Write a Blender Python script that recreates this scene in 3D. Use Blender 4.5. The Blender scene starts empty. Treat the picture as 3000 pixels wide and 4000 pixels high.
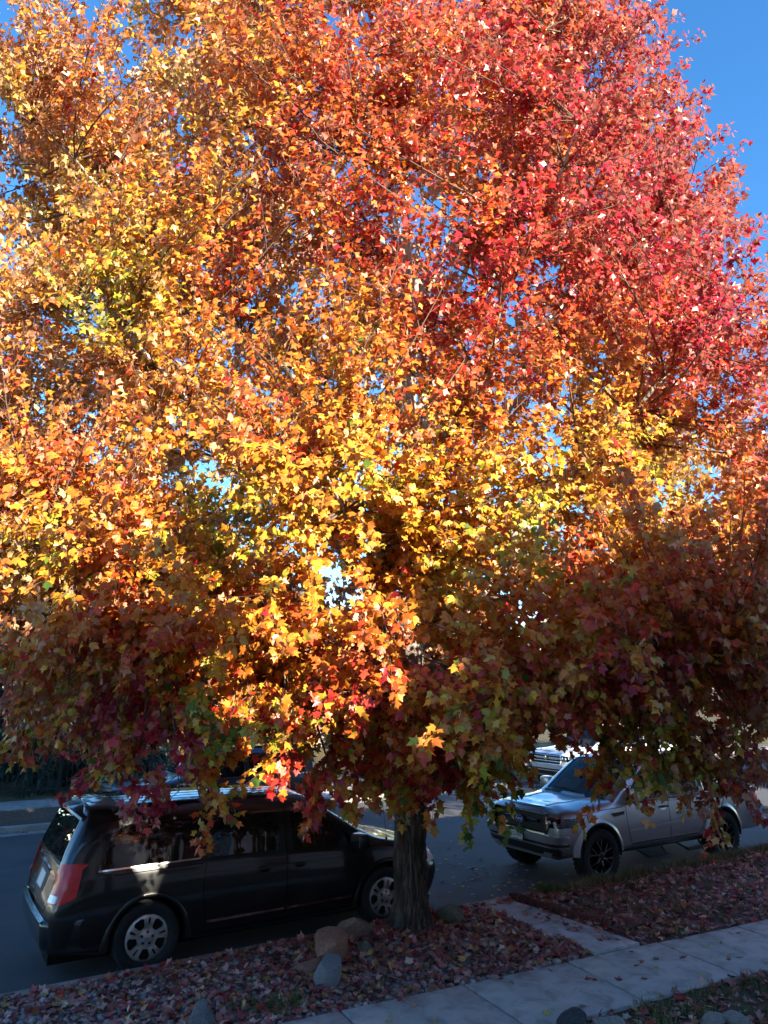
import bpy, bmesh, math, random
import numpy as np
from mathutils import Vector, Matrix, Euler
from mathutils.bvhtree import BVHTree
from mathutils.geometry import delaunay_2d_cdt

# ------------------------------------------------------------------ camera, sky, sun, exposure
# World frame: X runs along the street, Y across it (away from the viewer), Z up, road surface at 0.
scene = bpy.context.scene
col = scene.collection
STREET = 0.55                                    # heading of the view relative to the cross-street axis
cam_data = bpy.data.cameras.new('camera')
cam_data.sensor_fit = 'VERTICAL'
cam_data.sensor_height = 24.0
cam_data.lens = 24.0 * 2832.0 / 4000.0
cam_data.clip_start = 0.05
cam_data.clip_end = 3000.0
cam = bpy.data.objects.new('camera', cam_data)
cam.location = (0.0, 0.0, 3.074)
cam.rotation_euler = (math.pi / 2 + 0.234, 0.0, -STREET)
col.objects.link(cam)
scene.camera = cam

SUN_EL = math.radians(21.0)
SUN_AZ = math.radians(171.5)                     # clockwise from +Y
world = bpy.data.worlds.new('World')
scene.world = world
world.use_nodes = True
wn = world.node_tree
sky = wn.nodes.new('ShaderNodeTexSky')
sky.sky_type = 'NISHITA'
sky.sun_disc = False
sky.sun_elevation = SUN_EL
sky.sun_rotation = SUN_AZ
sky.altitude = 1600.0
sky.air_density = 1.0
sky.dust_density = 0.35
sky.ozone_density = 2.2
rich = wn.nodes.new('ShaderNodeHueSaturation')          # the phone's saturated rendering of a clear sky
rich.inputs['Saturation'].default_value = 1.26
wn.links.new(sky.outputs[0], rich.inputs['Color'])
wn.links.new(rich.outputs[0], wn.nodes['Background'].inputs[0])
wn.nodes['Background'].inputs[1].default_value = 0.093

sun_data = bpy.data.lights.new('sun', 'SUN')
sun_data.energy = 4.5
sun_data.angle = math.radians(0.53)
sun_data.color = (1.0, 0.89, 0.71)
sun = bpy.data.objects.new('sun', sun_data)
sun_dir = Vector((math.sin(SUN_AZ) * math.cos(SUN_EL), math.cos(SUN_AZ) * math.cos(SUN_EL), math.sin(SUN_EL)))
sun.rotation_euler = sun_dir.to_track_quat('Z', 'Y').to_euler()
sun.location = (0, -20, 30)
col.objects.link(sun)

vs = scene.view_settings
vs.view_transform = 'Standard'
vs.look = 'None'
vs.exposure = 2.25
vs.gamma = 1.0
vs.use_curve_mapping = False
cy = scene.cycles
cy.use_adaptive_sampling = True
cy.adaptive_threshold = 0.03
cy.max_bounces = 6
cy.diffuse_bounces = 3
cy.glossy_bounces = 3
cy.transmission_bounces = 6
cy.transparent_max_bounces = 8
cy.caustics_reflective = False
cy.caustics_refractive = False
cy.use_denoising = True
cy.denoising_prefilter = 'ACCURATE'

RNG = np.random.default_rng(7)
random.seed(7)

# ------------------------------------------------------------------ helpers
def link(o, parent=None):
    col.objects.link(o)
    if parent is not None:
        o.parent = parent
    return o

def tag(o, label=None, category=None, group=None, kind=None):
    if label: o['label'] = label
    if category: o['category'] = category
    if group: o['group'] = group
    if kind: o['kind'] = kind
    return o

def empty(name, loc=(0, 0, 0), rz=0.0):
    o = bpy.data.objects.new(name, None)
    o.location = loc
    o.rotation_euler = (0, 0, rz)
    o.empty_display_size = 0.2
    return link(o)

def new_mesh(name, verts, faces, mats=None, smooth=None, sharp=None):
    me = bpy.data.meshes.new(name)
    me.from_pydata([tuple(v) for v in verts], [], [tuple(f) for f in faces])
    me.update()
    if mats is not None:
        for m in (mats if isinstance(mats, (list, tuple)) else [mats]):
            me.materials.append(m)
    if smooth:
        me.shade_smooth()
        if sharp:
            me.set_sharp_from_angle(angle=math.radians(sharp))
    return me

def mk(name, verts, faces, mat, parent=None, smooth=False, sharp=None, loc=None, rot=None):
    o = bpy.data.objects.new(name, new_mesh(name, verts, faces, mat, smooth, sharp))
    if loc is not None: o.location = loc
    if rot is not None: o.rotation_euler = rot
    return link(o, parent)

def tri_mesh(name, V, F, mat, smooth=False, color=None):
    """fast mesh from numpy: V (n,3), F (m,3); color (n,4) goes into the point attribute 'tint'"""
    me = bpy.data.meshes.new(name)
    V = np.ascontiguousarray(V, np.float32); F = np.ascontiguousarray(F, np.int32)
    k = F.shape[1]
    me.vertices.add(len(V)); me.vertices.foreach_set('co', V.ravel())
    me.loops.add(F.size); me.loops.foreach_set('vertex_index', F.ravel())
    me.polygons.add(len(F))
    me.polygons.foreach_set('loop_start', np.arange(0, F.size, k, dtype=np.int32))
    me.update(calc_edges=True)
    if smooth:
        me.shade_smooth()
    if color is not None:
        a = me.attributes.new('tint', 'FLOAT_COLOR', 'POINT')
        a.data.foreach_set('color', np.ascontiguousarray(color, np.float32).ravel())
    for m in (mat if isinstance(mat, (list, tuple)) else [mat]):
        me.materials.append(m)
    return me

class MB:
    """collects simple shapes into one mesh"""
    def __init__(s): s.v = []; s.f = []
    def add(s, V, F):
        b = len(s.v); s.v += [tuple(p) for p in V]; s.f += [tuple(i + b for i in q) for q in F]; return s
    def box(s, x0, x1, y0, y1, z0, z1, bev=0.0):
        if bev <= 0:
            V = [(x, y, z) for z in (z0, z1) for y in (y0, y1) for x in (x0, x1)]
            return s.add(V, [(0, 2, 3, 1), (4, 5, 7, 6), (0, 1, 5, 4), (2, 6, 7, 3), (0, 4, 6, 2), (1, 3, 7, 5)])
        bm = bmesh.new()
        bmesh.ops.create_cube(bm, size=1.0, matrix=Matrix.Translation(((x0 + x1) / 2, (y0 + y1) / 2, (z0 + z1) / 2)) @ Matrix.Diagonal((x1 - x0, y1 - y0, z1 - z0, 1)))
        bmesh.ops.bevel(bm, geom=bm.edges[:], offset=bev, segments=2, affect='EDGES', profile=.5)
        bm.verts.index_update()
        V = [v.co.copy() for v in bm.verts]; F = [[v.index for v in f.verts] for f in bm.faces]
        bm.free()
        return s.add(V, F)
    def tube(s, pts, rad, n=6, cap=True):
        pts = [Vector(p) for p in pts]
        if not hasattr(rad, '__len__'): rad = [rad] * len(pts)
        V = []; up = Vector((0.31, 0.17, 0.94))
        for i, p in enumerate(pts):
            d = (pts[min(i + 1, len(pts) - 1)] - pts[max(i - 1, 0)])
            d = d.normalized() if d.length > 1e-9 else Vector((0, 0, 1))
            u = d.cross(up)
            u = u.normalized() if u.length > 1e-3 else d.cross(Vector((1, 0, 0))).normalized()
            w = d.cross(u)
            for k in range(n):
                a = 2 * math.pi * k / n
                V.append(p + (u * math.cos(a) + w * math.sin(a)) * rad[i])
        F = [(i * n + k, i * n + (k + 1) % n, (i + 1) * n + (k + 1) % n, (i + 1) * n + k) for i in range(len(pts) - 1) for k in range(n)]
        if cap: F += [tuple(reversed(range(n))), tuple(range((len(pts) - 1) * n, len(pts) * n))]
        return s.add(V, F)
    def lathe(s, prof, n=32, axis='y', center=(0, 0, 0), cap=False):
        """prof: list of (r, h) turned about the axis"""
        V = []
        for (r, h) in prof:
            for k in range(n):
                a = 2 * math.pi * k / n
                p = (r * math.cos(a), h, r * math.sin(a)) if axis == 'y' else (r * math.cos(a), r * math.sin(a), h) if axis == 'z' else (h, r * math.cos(a), r * math.sin(a))
                V.append((p[0] + center[0], p[1] + center[1], p[2] + center[2]))
        F = [(i * n + k, i * n + (k + 1) % n, (i + 1) * n + (k + 1) % n, (i + 1) * n + k) for i in range(len(prof) - 1) for k in range(n)]
        if cap: F += [tuple(reversed(range(n))), tuple(range((len(prof) - 1) * n, len(prof) * n))]
        return s.add(V, F)
    def build(s, name, mat, parent=None, smooth=False, sharp=None, loc=None, rot=None):
        return mk(name, s.v, s.f, mat, parent, smooth, sharp, loc, rot)

def copy_tree(o, parent=None):
    c = o.copy(); col.objects.link(c); c.parent = parent
    for ch in [q for q in bpy.data.objects if q.parent == o]:
        copy_tree(ch, c)
    return c

# ------------------------------------------------------------------ materials
class NT:
    def __init__(s, name):
        s.m = bpy.data.materials.new(name); s.m.use_nodes = True
        s.t = s.m.node_tree; s.n = s.t.nodes; s.b = s.n['Principled BSDF']; s.out = s.n['Material Output']
    def new(s, typ, **kw):
        q = s.n.new(typ)
        for k, v in kw.items():
            if k.startswith('i_'): q.inputs[k[2:].replace('_', ' ')].default_value = v
            else: setattr(q, k, v)
        return q
    def link(s, a, b): s.t.links.new(a, b)
    def coords(s, scale=1.0, kind='Object'):
        tc = s.new('ShaderNodeTexCoord')
        if scale == 1.0: return tc.outputs[kind]
        mp = s.new('ShaderNodeMapping'); sc = scale if hasattr(scale, '__len__') else (scale,) * 3
        mp.inputs['Scale'].default_value = sc
        s.link(tc.outputs[kind], mp.inputs[0]); return mp.outputs[0]
    def noise(s, scale, detail=4, rough=.55, vec=None, dist=0.0):
        q = s.new('ShaderNodeTexNoise'); q.inputs['Scale'].default_value = scale; q.inputs['Detail'].default_value = detail
        q.inputs['Roughness'].default_value = rough; q.inputs['Distortion'].default_value = dist
        if vec is not None: s.link(vec, q.inputs['Vector'])
        return q
    def ramp(s, fac, stops):
        q = s.new('ShaderNodeValToRGB'); e = q.color_ramp.elements
        while len(e) < len(stops): e.new(0.5)
        for k, (p, c) in enumerate(stops): e[k].position = p; e[k].color = (c[0], c[1], c[2], 1)
        s.link(fac, q.inputs[0]); return q.outputs[0]
    def mix(s, fac, a, b, mode='MIX'):
        q = s.new('ShaderNodeMix', data_type='RGBA', blend_type=mode)
        for sock, v in ((q.inputs[0], fac), (q.inputs[6], a), (q.inputs[7], b)):
            if hasattr(v, 'is_linked'): s.link(v, sock)
            elif hasattr(v, '__len__'): sock.default_value = (v[0], v[1], v[2], 1)
            else: sock.default_value = v
        return q.outputs[2]
    def bump(s, h, strength=.3, dist=.01, normal=None):
        q = s.new('ShaderNodeBump'); q.inputs['Strength'].default_value = strength; q.inputs['Distance'].default_value = dist
        s.link(h, q.inputs['Height'])
        if normal is not None: s.link(normal, q.inputs['Normal'])
        s.link(q.outputs[0], s.b.inputs['Normal']); return q.outputs[0]
    def base(s, c):
        if hasattr(c, 'is_linked'): s.link(c, s.b.inputs['Base Color'])
        else: s.b.inputs['Base Color'].default_value = (c[0], c[1], c[2], 1)
        return s
    def set(s, **kw):
        for k, v in kw.items(): s.b.inputs[k.replace('_', ' ')].default_value = v
        return s

def plain(name, c, rough=.5, metal=0.0, coat=0.0, spec=.5, var=.12, scale=6.0):
    """a plain colour with a little blotchy variation, so nothing is perfectly uniform"""
    t = NT(name)
    n = t.noise(scale, 5, .6, t.coords())
    lo = tuple(x * (1 - var) for x in c); hi = tuple(min(1, x * (1 + var)) for x in c)
    t.base(t.ramp(n.outputs[0], [(.3, lo), (.7, hi)]))
    t.set(Roughness=rough, Metallic=metal, Coat_Weight=coat, Specular_IOR_Level=spec)
    t.b.inputs['Coat Roughness'].default_value = .03
    return t.m

def mat_leaf(name, trans=.32, spec=.5, rough=.38, dead=False):
    t = NT(name)
    at = t.new('ShaderNodeAttribute', attribute_name='tint')
    c = t.coords()
    n = t.noise(28.0, 3, .6, c)
    k = t.ramp(n.outputs[0], [(.3, (.78, .78, .78)), (.7, (1.12, 1.12, 1.12))])
    colr = t.mix(1.0, at.outputs['Color'], k, 'MULTIPLY')
    if not dead:                                   # the underside of the blade is silvery pale
        ge = t.new('ShaderNodeNewGeometry')
        mu = t.new('ShaderNodeMath', operation='MULTIPLY'); mu.inputs[1].default_value = .46
        t.link(ge.outputs['Backfacing'], mu.inputs[0])
        colr = t.mix(mu.outputs[0], colr, (.66, .50, .36))
    t.base(colr).set(Roughness=rough, Specular_IOR_Level=spec)
    n2 = t.noise(60.0, 2, .5, c)
    t.bump(n2.outputs[0], .25, .004)
    if trans > 0:
        tr = t.new('ShaderNodeBsdfTranslucent')
        g = t.new('ShaderNodeGamma'); g.inputs[1].default_value = 1.25
        t.link(colr, g.inputs[0]); t.link(g.outputs[0], tr.inputs[0])
        mx = t.new('ShaderNodeMixShader'); mx.inputs[0].default_value = trans
        t.link(t.b.outputs[0], mx.inputs[1]); t.link(tr.outputs[0], mx.inputs[2]); t.link(mx.outputs[0], t.out.inputs[0])
    return t.m

def mat_bark():
    t = NT('maple_bark')
    c = t.coords((9.0, 9.0, 1.1))
    n = t.noise(2.2, 8, .65, c, .4)
    v = t.new('ShaderNodeTexVoronoi', feature='DISTANCE_TO_EDGE'); v.inputs['Scale'].default_value = 2.6; t.link(c, v.inputs['Vector'])
    a = t.ramp(n.outputs[0], [(.30, (.022, .014, .011)), (.5, (.085, .058, .045)), (.70, (.22, .165, .14))])
    z = t.new('ShaderNodeSeparateXYZ'); t.link(t.coords(), z.inputs[0])
    mr = t.new('ShaderNodeMapRange'); mr.inputs[1].default_value = 2.2; mr.inputs[2].default_value = 5.0; t.link(z.outputs[2], mr.inputs[0])
    n2 = t.noise(7.0, 4, .6, t.coords())
    pale = t.ramp(n2.outputs[0], [(.3, (.27, .23, .19)), (.7, (.46, .42, .36))])
    t.base(t.mix(mr.outputs[0], a, pale))
    t.set(Roughness=.9, Specular_IOR_Level=.2)
    h = t.mix(.5, n.outputs[0], v.outputs[0])
    t.bump(h, 1.0, .035)
    return t.m

def mat_paint(name, c, metal=.6, rough=.38, flake=True):
    t = NT(name)
    n = t.noise(2.5, 4, .6, t.coords())
    t.base(t.ramp(n.outputs[0], [(.3, tuple(x * .92 for x in c)), (.7, tuple(x * 1.06 for x in c))]))
    t.set(Metallic=metal, Roughness=rough, Coat_Weight=1.0, Coat_Roughness=.035)
    d = t.noise(5.0, 6, .7, t.coords())
    r = t.new('ShaderNodeMapRange'); r.inputs[3].default_value = .015; r.inputs[4].default_value = .11
    t.link(d.outputs[0], r.inputs[0]); t.link(r.outputs[0], t.b.inputs['Coat Roughness'])
    if flake:
        f = t.noise(900.0, 1, .5, t.coords()); 
        q = t.new('ShaderNodeBump'); q.inputs['Strength'].default_value = .06; q.inputs['Distance'].default_value = .001
        t.link(f.outputs[0], q.inputs['Height']); t.link(q.outputs[0], t.b.inputs['Normal'])
    return t.m

def mat_glass(name, tint, rough=.01, clear=0.0):
    """dark tinted automotive glass; clear > 0 lets that share of the cabin show through"""
    t = NT(name)
    d = t.noise(14.0, 6, .7, t.coords())
    t.base(t.ramp(d.outputs[0], [(.35, tint), (.8, tuple(x * 1.4 + .002 for x in tint))]))
    t.set(Roughness=rough, Specular_IOR_Level=.75, Coat_Weight=.6, Coat_Roughness=.01)
    if clear > 0:
        tr = t.new('ShaderNodeBsdfTransparent'); tr.inputs[0].default_value = (.72, .80, .82, 1)
        mx = t.new('ShaderNodeMixShader'); 
        fr = t.new('ShaderNodeFresnel'); fr.inputs[0].default_value = 1.5
        mth = t.new('ShaderNodeMath', operation='MULTIPLY_ADD'); mth.inputs[1].default_value = -1.0; mth.inputs[2].default_value = clear
        t.link(fr.outputs[0], mth.inputs[0]); mth.use_clamp = True
        t.link(mth.outputs[0], mx.inputs[0]); t.link(t.b.outputs[0], mx.inputs[1]); t.link(tr.outputs[0], mx.inputs[2]); t.link(mx.outputs[0], t.out.inputs[0])
    return t.m

def mat_asphalt():
    t = NT('asphalt')
    c = t.coords()
    n = t.noise(160.0, 3, .7, c); b = t.noise(.7, 5, .6, c); v = t.noise(18.0, 4, .65, c)
    fine = t.ramp(n.outputs[0], [(.3, (.040, .041, .043)), (.55, (.075, .075, .078)), (.75, (.14, .138, .135))])
    big = t.ramp(b.outputs[0], [(.3, (.66, .66, .66)), (.7, (1.3, 1.27, 1.23))])
    t.base(t.mix(1.0, fine, big, 'MULTIPLY')); t.set(Roughness=.82, Specular_IOR_Level=.4)
    t.bump(t.mix(.6, v.outputs[0], n.outputs[0]), .5, .006)
    return t.m

def mat_concrete(name, lo, hi):
    t = NT(name)
    c = t.coords()
    n = t.noise(1.6, 7, .62, c); f = t.noise(120.0, 3, .7, c); st = t.noise(4.0, 5, .6, c, .8)
    a = t.ramp(n.outputs[0], [(.28, lo), (.72, hi)])
    g = t.ramp(f.outputs[0], [(.3, (.82, .82, .82)), (.7, (1.12, 1.12, 1.12))])
    q = t.mix(1.0, a, g, 'MULTIPLY')
    stain = t.ramp(st.outputs[0], [(.38, (1.06, 1.05, 1.04)), (.52, (.95, .94, .93)), (.66, (.70, .66, .62))])
    t.base(t.mix(1.0, q, stain, 'MULTIPLY')); t.set(Roughness=.9, Specular_IOR_Level=.25)
    t.bump(f.outputs[0], .3, .004)
    return t.m

def mat_soil(name, stops, scale=9.0):
    t = NT(name)
    c = t.coords()
    n = t.noise(scale, 8, .7, c); m = t.noise(.9, 4, .6, c)
    a = t.ramp(n.outputs[0], stops)
    g = t.ramp(m.outputs[0], [(.3, (.75, .75, .75)), (.7, (1.2, 1.2, 1.2))])
    t.base(t.mix(1.0, a, g, 'MULTIPLY')); t.set(Roughness=.95, Specular_IOR_Level=.15)
    t.bump(n.outputs[0], .8, .03)
    return t.m

def mat_tinted(name, rough=.8, spec=.3, bump_scale=35.0, bump=.5):
    t = NT(name)
    at = t.new('ShaderNodeAttribute', attribute_name='tint')
    n = t.noise(bump_scale, 5, .65, t.coords())
    k = t.ramp(n.outputs[0], [(.3, (.7, .7, .7)), (.7, (1.25, 1.25, 1.25))])
    t.base(t.mix(1.0, at.outputs['Color'], k, 'MULTIPLY')); t.set(Roughness=rough, Specular_IOR_Level=spec)
    t.bump(n.outputs[0], bump, .006)
    return t.m

def mat_stone(name, lo, mid, hi, scale=5.0):
    t = NT(name)
    c = t.coords()
    n = t.noise(scale, 9, .68, c, .3); f = t.noise(scale * 12, 4, .7, c)
    a = t.ramp(n.outputs[0], [(.28, lo), (.5, mid), (.72, hi)])
    g = t.ramp(f.outputs[0], [(.3, (.65, .65, .65)), (.7, (1.3, 1.3, 1.3))])
    t.base(t.mix(1.0, a, g, 'MULTIPLY')); t.set(Roughness=.88, Specular_IOR_Level=.3)
    t.bump(t.mix(.5, n.outputs[0], f.outputs[0]), 1.0, .03)
    return t.m

M = {}
M['leaf'] = mat_leaf('maple_leaf_blade')
M['litter'] = mat_leaf('fallen_leaf_blade', trans=.0, rough=.6, spec=.3, dead=True)
M['bark'] = mat_bark()
M['twig'] = plain('twig_bark', (.13, .085, .06), .85, spec=.2, var=.3)
M['asphalt'] = mat_asphalt()
M['sidewalk'] = mat_concrete('sidewalk_concrete', (.40, .37, .345), (.57, .535, .50))
M['walk'] = mat_concrete('walkway_concrete', (.42, .41, .40), (.60, .59, .57))
M['curb'] = mat_concrete('curb_concrete', (.22, .205, .19), (.36, .34, .32))
M['soil'] = mat_soil('gravel_bed_soil', [(.3, (.09, .055, .05)), (.5, (.19, .125, .11)), (.7, (.30, .22, .20))], 26.0)
M['lawn'] = mat_soil('dry_lawn_soil', [(.3, (.05, .045, .025)), (.5, (.10, .085, .045)), (.7, (.17, .14, .08))], 18.0)
M['dirt'] = mat_soil('bare_dirt', [(.3, (.06, .038, .026)), (.5, (.12, .078, .055)), (.7, (.18, .125, .09))], 14.0)
M['pebble'] = mat_tinted('river_pebble', .75, .35)
M['grass'] = mat_tinted('grass_blade', .7, .3, 20.0, .1)
M['needle'] = mat_tinted('conifer_needle', .75, .25, 12.0, .1)
M['paver'] = mat_stone('red_paver', (.09, .028, .022), (.16, .052, .04), (.24, .09, .07), 9.0)
M['rubber'] = plain('tyre_rubber', (.014, .014, .015), .75, spec=.35, var=.3, scale=30)
M['black'] = plain('black_plastic', (.012, .012, .013), .55, spec=.4)
M['gloss_black'] = plain('gloss_black', (.006, .006, .007), .12, coat=.6)
M['chrome'] = plain('chrome_trim', (.72, .73, .75), .12, metal=1.0, var=.05)
M['hubcap'] = plain('silver_hubcap', (.52, .50, .47), .36, metal=.75, var=.06)
M['well'] = plain('wheel_well', (.008, .008, .008), .95, spec=.1)
M['seam'] = plain('panel_seam', (.004, .004, .004), .9, spec=.1)
# ------------------------------------------------------------------ ground, road, kerbs, pavements
TREE = (5.44, 8.24)
CR = np.array([math.cos(STREET), -math.sin(STREET)])     # "to the right" as the street is seen from the yard
CF = np.array([math.sin(STREET), math.cos(STREET)])

def walk_edge(x):                                          # far edge of the sidewalk (it runs slightly off the kerb line)
    return 6.68 - 0.085 * (x - 4.1)

def hash_noise(x, y):
    return (np.sin(x * 3.1 + 1.3 * np.sin(y * 2.3)) + np.sin(y * 4.7 + 1.7 * np.sin(x * 1.9 + 1)) + .6 * np.sin(x * 9.3 + y * 7.7)) / 2.6

def bed_z(x, y):
    """height of the planted strip between sidewalk and kerb"""
    e = np.clip(np.minimum((8.66 - y) / .35, (y - walk_edge(x)) / .35), 0, 1)
    r2 = (x - TREE[0]) ** 2 + (y - TREE[1]) ** 2
    return .118 + e * (.018 + .018 * hash_noise(x, y) + .05 * np.exp(-r2 / .35))

def sheet(name, x0, x1, y0, y1, z, mat, nx=2, ny=2, zf=None, kind='structure'):
    X, Y = np.meshgrid(np.linspace(x0, x1, nx), np.linspace(y0, y1, ny))
    Z = np.full_like(X, z) if zf is None else zf(X, Y)
    V = np.stack([X.ravel(), Y.ravel(), Z.ravel()], 1)
    i = np.arange((nx * ny)).reshape(ny, nx)
    F = np.stack([i[:-1, :-1].ravel(), i[:-1, 1:].ravel(), i[1:, 1:].ravel(), i[1:, :-1].ravel()], 1)
    o = bpy.data.objects.new(name, tri_mesh(name, V, F, mat, smooth=True)); link(o)
    return tag(o, kind=kind)

sheet('ground', -600, 600, -600, 900, -.05, M['lawn'])
sheet('road', -150, 200, 8.70, 18.40, 0.0, M['asphalt'], 60, 10)
# near side: yard behind the sidewalk, planted strip in front of it
sheet('yard', -30, 45, -14, 6.9, .095, M['lawn'], 60, 24, lambda x, y: .095 + np.where(y < walk_edge(x) - 1.35, .02 * (1 + hash_noise(x, y)), -.02))
sheet('planting_strip', -8, 40, 6.2, 8.66, .12, M['soil'], 240, 40,
      lambda x, y: np.where(y > walk_edge(x), bed_z(x, y), .06))
sheet('far_verge', -60, 90, 18.44, 20.55, .118, M['dirt'], 80, 6, lambda x, y: .118 + .02 * hash_noise(x, y))
sheet('far_yard', -60, 90, 22.05, 70, .11, M['lawn'], 60, 30, lambda x, y: .11 + .02 * hash_noise(x, y))
grass_patch = sheet('far_lawn', 6.5, 24.0, 18.47, 20.5, .13, M['lawn'], 40, 6, lambda x, y: .142 + .018 * hash_noise(x, y))

# kerbs, cast in lengths
for (nm, y0, y1, xs, top) in (('near_kerb', 8.655, 8.80, np.arange(-9, 34, 2.4), .128), ('far_kerb', 18.30, 18.445, np.arange(-16, 60, 2.4), .128)):
    root = tag(empty(nm, (0, (y0 + y1) / 2, 0)), kind='structure')
    mesh = MB().box(0, 2.392, y0 - (y0 + y1) / 2, y1 - (y0 + y1) / 2, -.04, top, .012).build('kerb_length', M['curb'], root)
    for k, x in enumerate(xs):
        o = mesh if k == 0 else link(bpy.data.objects.new('kerb_length', mesh.data), root)
        o.location = (x, 0, float(RNG.normal(0, .002)))
# gutter pan along the far kerb
sheet('far_gutter', -60, 90, 17.95, 18.30, .004, M['curb'], 2, 2)

# near sidewalk: separate slabs with open joints
sw = tag(empty('sidewalk', (0, 0, 0)), kind='structure')
ang = math.atan(-.085)
slab = MB().box(0.006, 1.334, -1.12, 0, -.10, 0.0, .010).build('slab', M['sidewalk'], sw, True, 30)
first = True
for k in range(-7, 22):
    x = 4.99 + 1.345 * k
    o = slab if first else link(bpy.data.objects.new('slab', slab.data), sw)
    first = False
    o.location = (x, walk_edge(x), .135 + float(RNG.normal(0, .0025)))
    o.rotation_euler = (float(RNG.normal(0, .0025)), float(RNG.normal(0, .002)), ang)
# far sidewalk
fs = tag(empty('far_sidewalk', (0, 20.6, 0)), kind='structure')
slab2 = MB().box(0.006, 1.494, 0, 1.4, -.10, 0.0, .010).build('slab', M['curb'], fs, True, 30)
for k in range(-8, 26):
    o = slab2 if k == -8 else link(bpy.data.objects.new('slab', slab2.data), fs)
    o.location = (1.5 * k, 0, .145 + float(RNG.normal(0, .003)))
# walkway from the sidewalk to the kerb: two pours
ww = tag(empty('walkway', (0, 0, 0)), kind='structure')
def prism(pts, z0, z1):
    n = len(pts); V = [(p[0], p[1], z0) for p in pts] + [(p[0], p[1], z1) for p in pts]
    return V, [tuple(reversed(range(n))), tuple(range(n, 2 * n))] + [(i, (i + 1) % n, n + (i + 1) % n, n + i) for i in range(n)]
for q in ([(6.76, 6.50), (7.44, 6.44), (7.375, 7.60), (6.70, 7.60)], [(6.70, 7.615), (7.374, 7.615), (7.31, 8.64), (6.62, 8.64)]):
    V, F = prism(q, .0, .153); mk('slab', V, F, M['walk'], ww)
# driveway apron across the street, beside the parked car
V, F = prism([(9.2, 18.46), (12.4, 18.46), (12.0, 20.58), (9.6, 20.58)], .0, .150)
ap = tag(mk('driveway_apron', V, F, M['walk']), kind='structure')

# ------------------------------------------------------------------ leaf shape shared by crown and litter
_half = [(.0, .0), (.36, .07), (.275, .25), (.54, .56), (.235, .58), (.0, 1.0)]
LEAF2D = np.array(_half + [(-x, y) for (x, y) in _half[-2:0:-1]])   # outline of a five-lobed leaf, fanned from the stalk like its veins
_half3 = [(.0, .0), (.40, .16), (.53, .56), (.235, .57), (.0, 1.0)]
LEAF2D_S = np.array(_half3 + [(-x, y) for (x, y) in _half3[-2:0:-1]])   # simpler outline for the high crown

_half4 = [(.0, .0), (.50, .40), (.20, .56), (.0, 1.0)]
LEAF2D_T = np.array(_half4 + [(-x, y) for (x, y) in _half4[-2:0:-1]])      # and the simplest for the top

def leaves(pos, axis, nrm, size, cup, color, rng, shape=None):
    """arrays of leaves: base point, direction to the tip, blade normal, length -> verts, tris, colours"""
    n = len(pos)
    shape = LEAF2D if shape is None else shape
    NLV = len(shape); LEAF_T = np.array([(0, i, i + 1) for i in range(1, NLV - 1)])
    axis = axis / np.linalg.norm(axis, axis=1, keepdims=True)
    nrm = nrm - axis * np.sum(nrm * axis, 1, keepdims=True)
    nrm = nrm / (np.linalg.norm(nrm, axis=1, keepdims=True) + 1e-9)
    side = np.cross(axis, nrm)
    L = np.repeat(shape[None], n, 0).copy()
    L[:, :, 0] *= (rng.uniform(.80, 1.15, n))[:, None]
    L[:, :, 0] += (rng.normal(0, .10, n))[:, None] * L[:, :, 1] ** 2          # tips swing to one side
    L[:, 1:] += rng.normal(0, .035, (n, NLV - 1, 2))
    z = -cup[:, None] * (1.3 * L[:, :, 0] ** 2 + .50 * (L[:, :, 1] - .2) ** 2) + rng.normal(0, .035, (n, NLV))
    z[:, 0] = 0
    V = pos[:, None] + size[:, None, None] * (side[:, None] * L[:, :, 0:1] + axis[:, None] * L[:, :, 1:2] + nrm[:, None] * z[:, :, None])
    F = LEAF_T[None] + (np.arange(n) * NLV)[:, None, None]
    Cc = np.repeat(color[:, None], NLV, 1).copy()
    Cc[:, [NLV // 2 - 2, NLV // 2, NLV // 2 + 2], :3] *= rng.uniform(.7, 1.1, (n, 1, 1))           # lobe tips turn first
    return V.reshape(-1, 3), F.reshape(-1, 3), Cc.reshape(-1, 4)

HUES = np.array([(.38, .012, .028), (.54, .030, .028), (.62, .09, .022), (.62, .185, .022), (.66, .29, .030), (.66, .41, .040), (.42, .43, .035), (.15, .22, .03), (.06, .12, .02)])
HPOS = np.array([0., .18, .36, .52, .68, .84, .98, 1.14, 1.3])
def hue(h):
    h = np.clip(h, 0, 1.3)
    return np.stack([np.interp(h, HPOS, HUES[:, k]) for k in range(3)] + [np.ones_like(h)], -1)
# ------------------------------------------------------------------ the maple
rng = np.random.default_rng(21)
BASE = np.array([TREE[0], TREE[1], .13])
tree = tag(empty('maple_tree', BASE), 'tall maple in red, orange and gold autumn leaf filling the view', 'tree')

def env_r(z, az):
    """crown radius at height z"""
    r = np.interp(z, [1.7, 2.5, 3.2, 5, 8, 10.5, 12, 13.5, 15, 16.4], [3.8, 5.0, 5.55, 5.85, 5.85, 5.45, 4.7, 3.6, 2.2, .4])
    left = np.clip(np.cos(az - math.atan2(-CR[1], -CR[0])), 0, 1); right = np.clip(np.cos(az - math.atan2(CR[1], CR[0])), 0, 1)
    r = r * (1 + left * np.interp(z, [3, 5, 9, 10.5, 12], [0, .12, .20, .14, .14]) - right * np.interp(z, [6.5, 9, 12], [0, .12, .13]))
    r = r * (1 - .26 * np.clip(np.cos(az - math.atan2(-CF[1], -CF[0])), 0, 1) ** 1.5)          # cut back on the house side
    return r * (1 + .06 * np.sin(3 * az + z * .9) + .05 * np.sin(7 * az - z * 1.7 + 2))

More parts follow.
